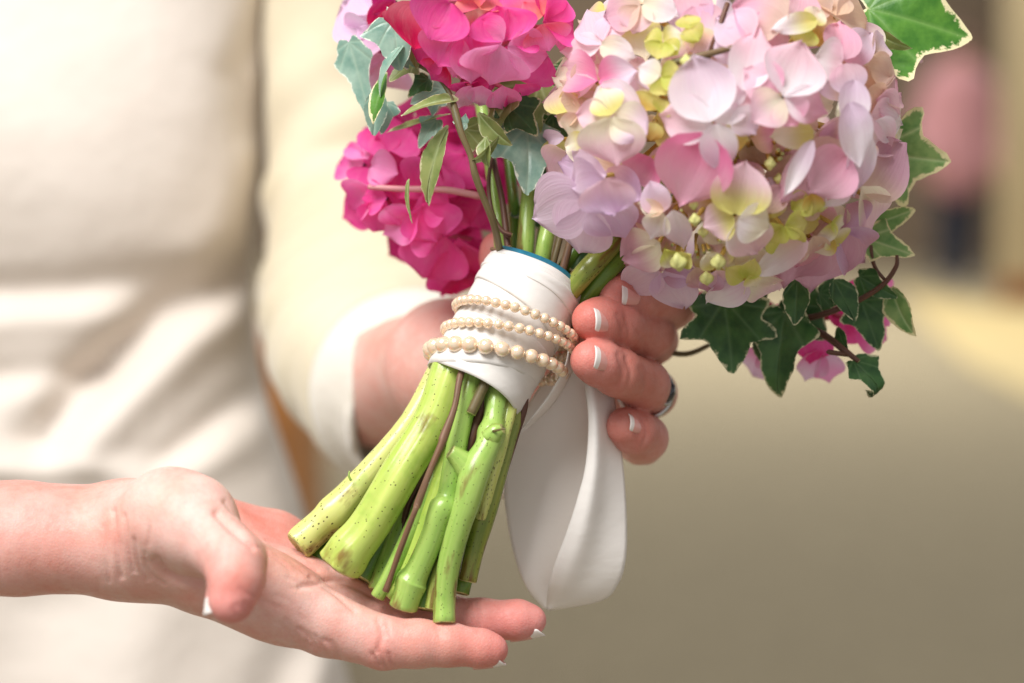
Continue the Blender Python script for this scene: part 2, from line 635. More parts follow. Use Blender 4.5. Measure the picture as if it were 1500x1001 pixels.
def vnormals(V, Fc):
    fn = np.cross(V[Fc[:, 2]] - V[Fc[:, 0]], V[Fc[:, 3]] - V[Fc[:, 1]])
    N = np.zeros_like(V)
    for c in range(4):
        for k in range(3):
            N[:, k] += np.bincount(Fc[:, c], fn[:, k], len(V))
    return N / (np.linalg.norm(N, axis=1)[:, None] + 1e-12)


def seg_dist(p, poly):
    """2-D distance of points p (n,2) to a polyline"""
    d = np.full(len(p), 1e9)
    for a, b in zip(poly[:-1], poly[1:]):
        a, b = np.asarray(a, float), np.asarray(b, float)
        ab = b - a
        t = np.clip(((p - a) @ ab) / (ab @ ab), 0, 1)
        d = np.minimum(d, np.linalg.norm(p - a - t[:, None] * ab, axis=1))
    return d


def crease(V, Fc, lines):
    """press creases (polyline in photo pixels, depth mm, half width px) into the side that shows them"""
    N = vnormals(V, Fc)
    W = from_loc(V)
    q = to_px(W)
    view = -(W - CAM)
    view /= np.linalg.norm(view, axis=1)[:, None]
    NW = N[:, :1] * RIGHT + N[:, 1:2] * UP + N[:, 2:3] * FWD
    front = np.clip((NW * view).sum(1) * 2.5, 0, 1)
    D = np.zeros(len(V))
    for poly, depth, w in lines:
        m = seg_dist(q[:, :2], spline(poly, 10) if len(poly) > 2 else poly)
        D = np.maximum(D, depth * np.exp(-(m / w) ** 2))
    return V - N * (front * 1.1 * D)[:, None]


SK, SKRED, SKPALE = np.array(lin(228, 184, 171)), np.array(lin(220, 134, 130)), np.array(lin(236, 202, 192))


def nail(parent, tip, d, n, w, l, white=0.24, r=None):
    """nail plate: tip = middle of the free edge (local mm), d towards the tip, n outwards"""
    d, n = nrm(d), np.asarray(n, float)
    n = nrm(n - d * (n @ d))
    b = np.cross(d, n)
    mid = np.asarray(tip, float) - d * l * 0.42
    rel = Vcur - mid
    s_ = rel @ n
    near = np.linalg.norm(rel - s_[:, None] * n, axis=1) < 1.3
    near &= np.abs(s_) < 11
    if near.any():
        tip = np.asarray(tip, float) + n * (s_[near].max() + 0.12)
    r = r or w * 0.58
    V, fm = [], []
    nu, nv = 11, 12
    for j in range(nv):
        v = j / (nv - 1)
        wid = w / 2 * (0.80 + 0.22 * math.sin(min(1, v * 1.6) * math.pi / 2)) * (1 if v < 0.9 else 1 - (v - 0.9) * 0.9)
        for i in range(nu):
            u = (i / (nu - 1) - 0.5) * 2
            s = u * wid
            back = -l * (1 - v) * (1 - 0.16 * u * u * (1 - v)) - (0.10 * l * u * u if v > 0.95 else 0.07 * l * u * u * v)
            V.append(np.asarray(tip) + d * back + b * (r * math.sin(s / r)) + n * (r * (math.cos(s / r) - 1) - 0.5 * ((1 - v) ** 2) + 0.15 * math.sin(v * math.pi)))
    Fc = grid_faces(nu, nv)
    for j in range(nv - 1):
        fm += [1 if (j + 1) / (nv - 1) > 1 - white else 0] * (nu - 1)
    o = mk('fingernail', from_loc(V), Fc, [M['nail'], M['nail_white']], parent, fmat=fm)
    md = o.modifiers.new('thickness', 'SOLIDIFY')
    md.thickness = 0.0003
    md.offset = 0
    return o


# ------------------------------------------------------------------ the open hand coming in from the side
OZ = -24
def oh(px, py, z, r):
    return (px, py, z + OZ, r)


palm = [
    [oh(-140, 786, 34, 22), oh(30, 788, 24, 20.0), oh(180, 790, 16, 18.5)],
    [oh(-140, 790, 6, 21), oh(30, 791, 2, 19.0), oh(190, 792, 2, 17.5)],
    [oh(190, 792, 3, 17.5), oh(300, 835, 2, 15), oh(415, 884, 2, 13.6)],
    [oh(190, 792, 8, 17.5), oh(310, 820, 18, 13), oh(445, 866, 20, 11.5)],
    [oh(190, 790, 16, 17), oh(320, 798, 34, 12), oh(462, 842, 38, 10.5)],
    [oh(190, 788, 20, 16), oh(300, 775, 42, 13), oh(400, 803, 50, 13.5), oh(470, 824, 54, 10)],
    [oh(205, 790, -2, 16), oh(250, 760, -12, 17.0), oh(280, 762, -20, 15.5)],
    [oh(290, 810, -8, 12), oh(380, 862, -2, 12)],
]
fingers = [
    [oh(270, 765, -16, 15.5), oh(295, 782, -26, 12.6), oh(325, 803, -34, 10.4), oh(345, 822, -39, 10.2), oh(346, 850, -43, 9.3), oh(339, 880, -46, 7.7)],
    [oh(405, 880, 2, 13.5), oh(480, 915, 0, 11.2), oh(562, 942, -2, 9.2), oh(612, 943, -2, 8.4), oh(655, 944, -1, 7.7), oh(706, 950, 0, 6.6), oh(722, 952, 0, 5.5)],
    [oh(440, 862, 20, 11.5), oh(520, 890, 19, 10), oh(600, 908, 18, 8.8), oh(655, 908, 17, 8.2), oh(705, 909, 16, 7.7), oh(760, 908, 15, 7.0), oh(778, 909, 15, 5.6)],
    [oh(460, 842, 38, 10.5), oh(540, 876, 37, 9), oh(600, 893, 36, 8.2), oh(650, 900, 35, 7.4), oh(690, 903, 35, 6.6)],
    [oh(468, 824, 54, 10), oh(530, 850, 54, 8), oh(580, 872, 53, 7), oh(632, 889, 52, 5.8)],
]
hh = 0.9
Vh, Fh = build_field(palm, fingers, hh, loc(-120, 1005, -92) - np.array([0, 16, 0]), loc(830, 660, 50) + np.array([10, 8, 0]))
Vh = relax(Vh, Fh, 2)
cr = [
    ([(166, 748), (170, 800), (178, 846)], 0.9, 3.5), ([(182, 756), (187, 800), (196, 838)], 0.7, 3), ([(150, 770), (156, 815), (160, 852)], 0.45, 3),
    ([(196, 790), (204, 830), (216, 850)], 0.6, 3), ([(212, 820), (222, 842), (240, 856)], 0.6, 3),
    ([(228, 822), (252, 846), (296, 855)], 1.9, 6),
    ([(318, 752), (342, 776), (372, 800)], 1.7, 6), ([(330, 735), (352, 760), (375, 785), (392, 812)], 0.8, 4),
    ([(375, 800), (410, 805), (440, 822), (465, 835)], 0.9, 4), ([(440, 860), (490, 850), (520, 858), (560, 880)], 1.2, 5),
    ([(455, 845), (490, 868), (520, 895)], 0.8, 4), ([(555, 908), (560, 930), (552, 955)], 0.8, 3.5), ([(566, 912), (570, 930)], 0.5, 3),
    ([(640, 916), (645, 934)], 0.5, 3), ([(648, 918), (652, 932)], 0.35, 2.5),
    ([(545, 958), (556, 976)], 0.8, 3), ([(557, 956), (565, 978)], 0.8, 3), ([(570, 958), (576, 976)], 0.6, 3),
    ([(698, 884), (703, 905), (700, 925)], 0.5, 3),
]
r2 = random.Random(3)
for i in range(26):                     # loose skin over the back of the knuckle
    x = 345 + i * 5.2 + r2.uniform(-4, 4)
    y = 893 + (x - 345) * 0.40 + r2.uniform(-14, 10)
    cr.append(([(x, y), (x + r2.uniform(4, 14), y + r2.uniform(8, 18)), (x + r2.uniform(8, 26), y + r2.uniform(18, 40))], r2.uniform(0.3, 0.65), r2.uniform(3, 4.5)))
for i in range(18):
    x, y = r2.uniform(330, 500), r2.uniform(770, 880)
    cr.append(([(x, y), (x + r2.uniform(14, 26), y + r2.uniform(2, 14)), (x + r2.uniform(34, 60), y + r2.uniform(16, 36))], r2.uniform(0.2, 0.4), r2.uniform(2.5, 4)))
for i in range(14):
    x, y = r2.uniform(130, 230), r2.uniform(760, 850)
    cr.append(([(x, y), (x + r2.uniform(-3, 6), y + r2.uniform(12, 30))], r2.uniform(0.15, 0.35), r2.uniform(2, 3)))
Vh = crease(Vh, Fh, cr)


def skin_cols(V, tips, extra=()):
    c = np.tile(SK, (len(V), 1))
    for (p, r, amt, colr) in [(t_, 17, 0.75, SKRED) for t_ in tips] + list(extra):
        w = np.exp(-(np.linalg.norm(V - loc(*p), axis=1) / r) ** 2) * amt
        c = c * (1 - w[:, None]) + colr * w[:, None]
    return c


colh = skin_cols(Vh, [(340, 890, -72), (720, 950, OZ), (785, 908, 15 + OZ)],
                 [((385, 770, 13), 26, 0.45, SKRED), ((265, 760, -52), 24, 0.6, SKPALE), ((560, 940, -32), 12, 0.3, SKRED), ((0, 740, -22), 40, 0.35, SKRED),
                  ((460, 880, -32), 18, 0.4, SKPALE), ((640, 890, -2), 20, 0.3, SKRED)])
Vcur = Vh
hand = mk('person', from_loc(Vh), Fh, M['skin'], col=colh)
tag(hand, 'bare forearm with open palm held under the cut stem ends', 'hand')
nail(hand, loc(311, 903, -70), loc(311, 903, -70) - loc(318, 842, -66), (-0.85, -0.1, -0.55), 11.5, 13, 0.42)
nail(hand, loc(739, 961, 0 + OZ), loc(744, 962, 0) - loc(690, 972, 3), (0.1, -1, -0.30), 9.5, 12, 0.3)
nail(hand, loc(796, 919, 14 + OZ), loc(801, 919, 14) - loc(745, 932, 17), (0.1, -1, -0.35), 10, 13, 0.32)

# ------------------------------------------------------------------ the woman in ivory, holding the handle
woman = empty('person', P(-20, 1000, 390))
tag(woman, 'woman in an ivory dress jacket gripping the bouquet handle', 'person')


def interp(y, tab):
    return np.mean([np.interp(y + o_, [a for a, b in tab], [b for a, b in tab]) for o_ in np.linspace(-70, 70, 29)])


nu, nv = 150, 170
edge_t = [(-300, 400), (0, 394), (200, 384), (400, 372), (480, 372), (560, 384), (650, 412), (720, 440), (870, 474), (1000, 516), (1400, 560)]
hw_t = [(-300, 400), (0, 415), (200, 410), (400, 365), (480, 360), (560, 372), (720, 415), (1000, 480), (1400, 500)]
dep_t = [(-300, 104), (0, 112), (120, 119), (230, 122), (330, 116), (420, 104), (500, 102), (580, 107), (680, 114), (800, 118), (1000, 122), (1400, 126)]
fold_l = [
    ([(420, 372), (330, 405), (235, 455), (130, 560), (60, 640)], -16, 34), ([(395, 440), (290, 500), (190, 590), (120, 660)], 10, 36),
    ([(60, 560), (20, 640), (-60, 700)], 7, 45), ([(390, 560), (320, 610), (230, 690)], -7, 24), ([(400, 620), (320, 670), (200, 740)], 6, 30),
    ([(-50, 690), (120, 688), (260, 700)], 5, 20), ([(-50, 430), (120, 420), (260, 400)], -6, 28), ([(-80, 480), (60, 470), (180, 470)], 5, 30),
    ([(390, 30), (350, 110), (372, 190)], -9, 26), ([(372, 240), (330, 330), (280, 400)], 5, 40), ([(470, 900), (420, 960), (380, 1050)], -6, 34), ([(500, 930), (470, 1000), (450, 1060)], 6, 26),
    ([(60, 900), (30, 980), (20, 1080)], -8, 60), ([(240, 880), (200, 960), (170, 1060)], 6, 60), ([(-40, 560), (60, 545), (150, 548)], -7, 24),
]
TV = []
for j in range(nv):
    py = -300 + 1700 * j / (nv - 1)
    e, hw, dp = interp(py, edge_t), interp(py, hw_t), interp(py, dep_t)
    for i in range(nu):
        a = 2 * math.pi * i / nu
        TV.append((e - hw + hw * math.copysign(abs(math.cos(a)) ** 0.75, math.cos(a)), py, 390 - dp * math.copysign(abs(math.sin(a)) ** 0.62, math.sin(a)), max(0, math.sin(a))))
TV = np.array(TV)
dz = np.zeros(len(TV))
for poly, amp, w in fold_l:
    dz += amp * np.exp(-(seg_dist(TV[:, :2], poly) / w) ** 2)
TV[:, 2] -= dz * np.minimum(1, TV[:, 3] * 2.5)
W = np.array([P(*v[:3]) for v in TV])
Fc = grid_faces(nu, nv, True) + [tuple(range(nu - 1, -1, -1)), tuple(range((nv - 1) * nu, nv * nu))]
dress = mk('dress', W, Fc, M['jacket'], woman)

# sleeve: shoulder -> elbow -> wide cuff
sl = spline([(506, -260, 360, 50), (508, 0, 352, 46), (510, 200, 346, 45), (519, 340, 325, 47), (540, 470, 262, 50), (566, 548, 215, 49), (604, 572, 186, 45), (628, 582, 176, 43)], 70)
sp = np.array([P(*p[:3]) for p in sl])


def sleeve_rib(a, t):
    w = math.exp(-((t - 0.58) / 0.16) ** 2)
    return (1 + 0.045 * w * math.sin(t * 95 + 2.3 * math.cos(a + 0.6)) + 0.04 * math.sin(3 * a + 9 * t) * (0.4 + w) + 0.03 * math.sin(t * 40 + 2 * a)
            + 0.03 * math.sin(t * 62 - 3 * a) * math.exp(-((t - 0.3) / 0.2) ** 2))


Vs, Fs, vv, fm = tube_geo(sp, sl[:, 3] / 1000, 56, sleeve_rib, cap=False)
n_keep = 56
slv = mk('sleeve', Vs[:n_keep * 56], [f for f in Fs if max(f) < n_keep * 56], M['sleeve'], woman)
cf = mk('cuff', Vs[(n_keep - 1) * 56:], [tuple(i - (n_keep - 1) * 56 for i in f) for f in Fs if min(f) >= (n_keep - 1) * 56], M['cuff'], slv)
for o in (slv, cf):
    md = o.modifiers.new('thickness', 'SOLIDIFY')
    md.thickness = 0.0022
    md.offset = -1

# her hand round the handle from behind
gp = [
    [(520, 580, 205, 28), (600, 550, 140, 25), (660, 530, 84, 22)],
    [(660, 530, 82, 22), (760, 480, 58, 15), (880, 465, 52, 12.5)],
    [(660, 532, 82, 22), (780, 520, 60, 15), (915, 520, 54, 12.5)],
    [(660, 535, 82, 22), (780, 560, 62, 14), (915, 570, 56, 12)],
    [(660, 540, 82, 21), (780, 590, 66, 13.5), (895, 615, 60, 11.5)],
]
gf = [
    [(880, 465, 52, 11.5), (985, 448, 44, 8.8), (982, 444, 22, 8.6), (938, 434, 8, 8.0), (908, 431, 3, 7.4), (900, 431, 1, 6.2)],
    [(915, 515, 54, 11), (958, 498, 44, 9.0), (952, 490, 18, 8.9), (908, 477, 2, 8.5), (878, 470, -6, 8.3), (866, 469, -9, 7.1)],
    [(915, 570, 56, 11), (956, 576, 44, 9.2), (944, 564, 16, 9.3), (904, 545, -2, 8.8), (876, 531, -10, 8.4), (864, 528, -13, 7.1)],
    [(895, 618, 60, 10.5), (940, 648, 46, 8.6), (944, 642, 26, 8.7), (928, 632, 14, 8.3), (916, 625, 9, 7.2)],
    [(745, 500, 68, 13), (746, 440, 52, 10.5), (738, 395, 40, 8.4), (732, 375, 34, 7.6), (729, 364, 32, 6.4)],
]
Vg, Fg = build_field(gp, gf, 0.9, loc(505, 700, -28) - np.array([10, 0, 0]), loc(1030, 330, 200) + np.array([4, 4, 0]))
Vg = relax(Vg, Fg, 1)
Vg = crease(Vg, Fg, [([(905, 462), (912, 480), (908, 500)], 0.5, 4), ([(915, 465), (921, 485), (917, 503)], 0.4, 3), ([(905, 520), (912, 545), (905, 565)], 0.5, 4), ([(917, 525), (924, 548), (918, 572)], 0.45, 3.5),
                     ([(938, 540), (946, 562), (940, 585)], 0.4, 4), ([(935, 485), (944, 505), (941, 525)], 0.35, 4), ([(938, 610), (948, 632), (940, 655)], 0.3, 3)])
colg = skin_cols(Vg, [(862, 470, -10), (860, 527, -13), (900, 432, 3), (912, 622, 8), (720, 366, 32)], [((930, 530, 10), 42, 0.75, np.array(lin(196, 126, 112)))])  # broad darker red over the gripping fingers: their shade put into the skin colour
Vcur = Vg
body = mk('body', from_loc(Vg), Fg, M['skin'], woman, col=colg)
tag(body, 'hand with white tipped nails wrapped round the satin handle')
for tip, base, n, w, l in (
        ((868, 467, -17), (903, 474, -9), (0.62, 0.25, -0.80), 9.6, 9.5), ((864, 522, -20), (899, 536, -12), (0.60, 0.28, -0.82), 9.6, 9.5),
        ((908, 430, -5), (940, 436, 0), (0.62, 0.2, -0.80), 8.6, 9), ((919, 617, 1), (944, 628, 8), (0.35, 0.45, -0.88), 7.6, 8)):
    nail(body, loc(*tip), loc(*tip) - loc(*base), n, w, l, 0.26)

# her ring
M['silver'] = simple('silver', (200, 198, 196), 0.18, Metallic=1.0)
M['gem'] = simple('dark_gem', (38, 42, 52), 0.05, Coat_Weight=1.0)
ring = empty('ring', P(955, 575, 26))
tag(ring, 'silver ring with a dark oval stone on the gripping hand', 'ring')
a0, a1 = P(948, 581, 44), P(942, 566, 22)
ax = nrm(a1 - a0)
rc = P(946, 574, 33)
e1 = nrm(np.cross(ax, FWD)); e2 = np.cross(ax, e1)
R_ = 0.0101
pts = np.array([rc + (e1 * math.cos(t_) + e2 * math.sin(t_)) * R_ for t_ in np.linspace(0, 2 * math.pi, 41)])
Vt, Ft, _, _ = tube_geo(pts, [0.0012] * 41, 8, None, False)
mk('band', Vt, Ft, M['silver'], ring)
gd = nrm(P(975, 572, 24) - rc)


def blob(name, c, rad, mat, parent, nu=14, nv=9, squash=(1, 1, 1), axes=(RIGHT, UP, FWD), lobes=0.0):
    V = []
    for j in range(nv):
        th = math.pi * j / (nv - 1)
        for i in range(nu):
            ph = 2 * math.pi * i / nu
            V.append(c + rad * (1 + lobes * math.cos(4 * ph) * math.sin(th)) * (axes[0] * squash[0] * math.sin(th) * math.cos(ph) + axes[1] * squash[1] * math.cos(th) + axes[2] * squash[2] * math.sin(th) * math.sin(ph)))
    return mk(name, V, [f[::-1] for f in grid_faces(nu, nv, True)], mat, parent)


gc = rc + gd * (R_ + 0.0012)
blob('stone', gc + gd * 0.0012, 0.0045, M['gem'], ring, 8, 6, (0.75, 1.05, 0.9))
st = np.array([gc + (nrm(np.cross(gd, UP)) * math.cos(t_) * 0.0042 + UP * math.sin(t_) * 0.0052) for t_ in np.linspace(0, 2 * math.pi, 25)])
Vt, Ft, _, _ = tube_geo(st, [0.0008] * 25, 6, None, False)
mk('setting', Vt, Ft, M['silver'], ring)

# ------------------------------------------------------------------ passer-by far down the hall
fg = G(1398, 418)
fx, fy = fg[0], fg[1]


def body_field(segs, h, lo, hi, k=0.05):
    ax_ = [np.arange(lo[i], hi[i], h, dtype=np.float32) for i in range(3)]
    X = np.meshgrid(*ax_, indexing='ij')
    f = None
    for a, b, ra, rb, *fl in segs:
        g = cone(X, a, b, ra, rb, fl[0] if fl else None)
        f = g if f is None else smin(f, g, k)
    V, Fc = surface_nets(f, np.array(lo, float), h)
    return relax(V, Fc, 2) + np.array([fx, fy, 0]), Fc


pb = empty('person', (fx, fy, 0))
tag(pb, 'passer by in a mauve top and dark navy trousers down the hall', 'person')
fl = ((0, 1, 0), 0.65)
M['mauve'] = cloth_mat('mauve_knit', (184, 132, 136), (168, 118, 122), 200)
M['navy'] = cloth_mat('navy_cloth', (26, 32, 50), (20, 24, 40), 200)
M['hair'] = simple('hair', (84, 62, 48), 0.6, 60, 0.25)
M['shoe'] = simple('shoe', (150, 140, 130), 0.5)
skin_far = simple('far_skin', (200, 150, 128), 0.6, 30, 0.08)
lo, hi = (-0.5, -0.3, -0.05), (0.5, 0.3, 1.75)
segs = [((0, 0, 1.22), (0, 0, 0.92), 0.16, 0.155, fl), ((0, 0, 1.3), (0, 0, 1.48), 0.06, 0.055), ((0, -0.01, 1.50), (0, -0.01, 1.56), 0.078, 0.09),
        ((-0.16, 0, 1.28), (-0.24, 0, 1.02), 0.05, 0.042), ((-0.24, 0, 1.02), (-0.22, -0.12, 0.80), 0.04, 0.032), ((-0.22, -0.12, 0.8), (-0.21, -0.16, 0.7), 0.035, 0.025),
        ((0.16, 0, 1.28), (0.23, 0, 1.02), 0.05, 0.042), ((0.23, 0, 1.02), (0.24, -0.06, 0.78), 0.04, 0.032), ((0.24, -0.06, 0.78), (0.24, -0.08, 0.68), 0.035, 0.025),
        ((-0.08, 0, 0.9), (-0.085, 0, 0.48), 0.085, 0.06), ((-0.085, 0, 0.48), (-0.085, 0.02, 0.08), 0.055, 0.04), ((0.08, 0, 0.9), (0.085, 0, 0.48), 0.085, 0.06),
        ((0.085, 0, 0.48), (0.085, 0.02, 0.08), 0.055, 0.04)]
Vb, Fb = body_field(segs, 0.02, lo, hi, 0.04)
mk('body', Vb, Fb, skin_far, pb)
g = 0.022
top = [((0, 0, 1.26), (0, 0, 0.74), 0.17 + g, 0.19 + g, fl), ((-0.16, 0, 1.28), (-0.24, 0, 1.02), 0.06 + g, 0.05 + g), ((-0.24, 0, 1.02), (-0.22, -0.12, 0.82), 0.05 + g, 0.04 + g),
       ((0.16, 0, 1.28), (0.23, 0, 1.02), 0.06 + g, 0.05 + g), ((0.23, 0, 1.02), (0.24, -0.06, 0.80), 0.05 + g, 0.04 + g), ((0, 0, 1.30), (0, 0, 1.40), 0.07, 0.066)]
Vb, Fb = body_field(top, 0.02, lo, hi, 0.06)
mk('sweater', Vb, Fb, M['mauve'], pb)
leg = [((s * 0.07, 0, 0.75), (s * 0.072, 0, 0.48), 0.10, 0.075) for s in (-1, 1)] + [((s * 0.072, 0, 0.48), (s * 0.075, 0.02, 0.06), 0.072, 0.06) for s in (-1, 1)]
Vb, Fb = body_field(leg, 0.02, lo, hi, 0.02)
mk('trousers', Vb, Fb, M['navy'], pb)
Vb, Fb = body_field([((0, 0.01, 1.55), (0, 0.01, 1.60), 0.11, 0.10), ((0, 0.05, 1.55), (0, 0.06, 1.42), 0.09, 0.07)], 0.02, lo, hi, 0.04)
mk('hair', Vb, Fb, M['hair'], pb)
for s in (-1, 1):
    Vb, Fb = body_field([((s * 0.085, 0.04, 0.035), (s * 0.10, -0.14, 0.03), 0.045, 0.035)], 0.012, (-0.25, -0.25, -0.03), (0.25, 0.15, 0.12))
    mk('shoe', Vb, Fb, M['shoe'], pb)
# ------------------------------------------------------------------ the bouquet
bq = empty('bouquet', P(600, 880, 26))
tag(bq, 'hand tied bouquet of pale and hot pink hydrangeas with trailing ivy', 'bouquet')
HT, HB = np.array([785, 408, 6.0]), np.array([700, 562, -6.0])          # handle axis, px/px/mm


def stem(name, pts, mat, seg=14, n=26, rib=None, seed=0.0, cut=True, parent=None):
    """pts: (px,py,z,width px)"""
    s = spline(pts, n)
    path = np.array([P(*p[:3]) for p in s])
    rad = s[:, 3] / 2 / F_PX * (D0 + s[:, 2] / 1000)
    V, Fc, vec, fm = tube_geo(path, rad, seg, rib, True, seed)
    return mk(name, V, Fc, [mat, M['cut']] if cut else [mat, mat], parent or bq, fmat=fm, vec=vec)


def ribf(k, amp, ph=0.0):
    return lambda a, t: 1 + amp * math.cos(k * a + ph) + 0.03 * math.sin(17 * t + 3 * a + k) + 0.03 * math.sin(9 * t + 5 * k)


def groove(a0, depth, w=0.35):
    return lambda a, t: 1 - depth * math.exp(-((((a - a0 + math.pi) % (2 * math.pi)) - math.pi) / w) ** 2) + 0.025 * math.sin(23 * t + a) + 0.03 * math.sin(11 * t + 2)



def lstem(name, pts, *a_, **k_):
    """stems below the binding come forward towards their cut ends; they start inside the binding"""
    q = [(x, y, z - 4 - max(0, y - 540) * 0.085, w) for x, y, z, w in pts]
    if pts[0][1] < 600 and name != 'thorn':
        x, y, z, w = q[0]
        q = [(x * 0.6 + 735 * 0.4, y - 55, 0.4 * z + 2, w * 0.7)] + q
    return stem(name, q, *a_, **k_)


def ustem(name, pts, *a_, **k_):
    return stem(name, [(x, y, z + 12 + max(0, 400 - y) * 0.10, w) for x, y, z, w in pts], *a_, **k_)


# cut stems below the binding
S = M
lstem('stem', [(666, 522, -6, 54), (634, 612, -5, 56), (586, 695, -2, 57), (537, 775, 3, 60), (510, 810, 6, 70), (498, 828, 8, 68)], S['stem_bright'], 28, 34, groove(2.05, 0.17, 0.24), 0.1)
lstem('stem', [(650, 540, 10, 44), (600, 625, 12, 42), (520, 718, 16, 45), (488, 752, 18, 52), (470, 768, 19, 47), (444, 792, 20, 50), (436, 799, 20, 49)], S['stem_pale'], 16, 30, ribf(3, 0.03), 0.3)
lstem('stem', [(655, 560, 20, 40), (580, 690, 24, 40), (505, 790, 27, 40), (464, 822, 28, 40)], S['stem_deep'], 14, 26, ribf(2, 0.05), 0.5)
lstem('stem', [(668, 560, 14, 44), (610, 690, 16, 46), (560, 790, 18, 48), (528, 846, 19, 48)], S['stem_deep'], 14, 26, ribf(2, 0.05), 0.8)
lstem('stem', [(676, 560, 10, 42), (628, 690, 12, 42), (585, 790, 15, 42), (556, 866, 17, 40)], S['stem_green'], 14, 26, ribf(3, 0.04), 1.2)
lstem('stem', [(695, 545, -9, 36), (676, 620, -8, 32), (663, 690, -6, 33), (656, 728, -4, 34), (650, 744, -4, 42), (641, 762, -3, 36), (632, 790, 0, 36), (612, 836, 5, 38), (603, 852, 7, 50), (597, 870, 8, 43), (591, 890, 10, 42)], S['stem_green'], 18, 40, groove(-0.6, 0.06, 0.4), 1.6)
lstem('stem', [(728, 575, -8, 36), (724, 612, -9, 32), (720, 634, -9, 44), (713, 655, -10, 38), (700, 682, -10, 44), (690, 712, -9, 42), (682, 742, -7, 38), (673, 770, -4, 37), (657, 830, 3, 35), (651, 880, 8, 33), (651, 912, 9, 33)], S['stem_green'], 18, 40, groove(-2.2, 0.05, 0.4), 2.1)
lstem('stem', [(755, 580, 0, 30), (738, 650, 0, 32), (716, 730, 4, 32), (696, 800, 10, 30), (684, 850, 14, 28)], S['stem_brown'], 14, 30, ribf(3, 0.06), 3.3)
lstem('stem', [(745, 590, 12, 30), (720, 700, 15, 32), (690, 800, 19, 32), (672, 868, 21, 30)], S['stem_deep'], 12, 24, ribf(2, 0.05), 3.8)
lstem('stem', [(705, 570, 6, 38), (672, 690, 8, 40), (640, 800, 12, 42), (622, 892, 15, 42)], S['stem_deep'], 14, 24, ribf(2, 0.05), 4.1)
lstem('stem', [(690, 560, 18, 38), (650, 700, 22, 40), (600, 820, 25, 42), (575, 872, 26, 42)], S['stem_deep'], 12, 24, ribf(2, 0.05), 4.4)
lstem('stem', [(716, 565, 22, 36), (690, 700, 26, 36), (660, 820, 29, 36), (640, 890, 30, 36)], S['stem_deep'], 12, 24, ribf(2, 0.05), 4.7)
lstem('stem', [(690, 570, 2, 30), (655, 680, 3, 34), (620, 780, 8, 36), (590, 850, 12, 34), (570, 872, 14, 34)], S['stem_bright'], 14, 26, ribf(3, 0.04), 5.0)
lstem('stub', [(660, 662, -12, 22), (668, 668, -11, 28), (684, 684, -9, 40), (690, 700, -8, 34)], S['stem_green'], 12, 12, None, 2.6)
lstem('stub', [(736, 628, -14, 16), (728, 632, -13, 28), (718, 642, -11, 34)], S['stem_green'], 12, 10, None, 2.7)
lstem('stem', [(684, 560, 4, 22), (644, 680, 4, 24), (600, 780, 6, 24), (566, 850, 9, 22), (552, 874, 11, 22)], S['stem_green'], 12, 24, ribf(3, 0.06), 5.1)
lstem('stem', [(712, 580, 2, 24), (690, 690, 2, 24), (664, 780, 6, 24), (640, 850, 10, 24), (632, 892, 12, 24)], S['stem_bright'], 12, 24, ribf(3, 0.06), 5.2)
lstem('stem', [(748, 585, -6, 20), (736, 640, -6, 20), (722, 690, -3, 20), (704, 760, 4, 18)], S['stem_pale'], 10, 20, ribf(3, 0.08), 5.25)
# woody twigs among them
lstem('twig', [(676, 545, -16, 10), (666, 596, -17, 9), (650, 640, -17, 13), (646, 652, -17, 10), (630, 690, -15, 9), (612, 738, -11, 11), (608, 748, -11, 8), (588, 800, -4, 9), (574, 840, 2, 8), (565, 866, 6, 10)], S['twig'], 9, 36, ribf(2, 0.08), 5.3)
lstem('twig', [(712, 555, -14, 15), (702, 580, -14, 16), (690, 606, -13, 15)], S['vine'], 10, 14, None, 5.6)
lstem('twig', [(714, 575, -6, 15), (698, 620, -6, 15), (685, 660, -4, 16), (668, 720, 2, 12)], S['twig_dark'], 9, 18, ribf(2, 0.1), 5.9)
lstem('twig', [(768, 585, -2, 13), (755, 635, 2, 13), (738, 688, 8, 14)], S['twig_dark'], 9, 16, None, 6.2)
lstem('twig', [(652, 560, 2, 10), (625, 680, 4, 10), (598, 740, 8, 10), (585, 800, 12, 10)], S['twig_dark'], 8, 22, None, 6.5)
lstem('thorn', [(722, 632, -16, 4), (735, 629, -20, 3), (741, 628, -21, 1.5)], S['vine'], 6, 8, None, 6.6)
lstem('thorn', [(514, 704, 8, 4), (511, 697, 7, 3), (512, 690, 7, 2)], S['stem_green'], 6, 8, None, 6.8)
# stems between binding and heads
ustem('stem', [(762, 430, -2, 24), (769, 370, -8, 26), (774, 300, -10, 24), (785, 190, -8, 22)], S['stem_green'], 14, 20, None, 7.1)
ustem('stem', [(788, 440, -4, 22), (796, 370, -12, 24), (812, 300, -12, 22), (860, 160, -6, 20)], S['stem_green'], 12, 20, None, 7.4)
ustem('stem', [(790, 430, 8, 22), (798, 340, 4, 22), (830, 200, 2, 20)], S['stem_deep'], 12, 20, None, 7.7)
ustem('stem', [(738, 420, -4, 22), (734, 350, -6, 22), (726, 290, -6, 20), (700, 120, 0, 18)], S['stem_green'], 12, 22, None, 8.0)
ustem('stem', [(752, 420, 6, 18), (756, 340, 6, 18), (742, 200, 8, 16)], S['stem_deep'], 10, 18, None, 8.3)
ustem('stem', [(815, 455, -12, 26), (850, 408, -18, 32), (892, 362, -18, 32), (980, 260, -8, 28)], S['stem_brown'], 14, 22, None, 8.6)
ustem('stem', [(835, 470, -8, 26), (880, 408, -13, 30), (918, 366, -12, 30), (1000, 270, -2, 28)], S['stem_deep'], 14, 22, None, 8.9)
ustem('stem', [(830, 480, 2, 24), (880, 425, -2, 26), (935, 390, -2, 24), (1040, 300, 4, 22)], S['vine'], 12, 22, None, 9.2)
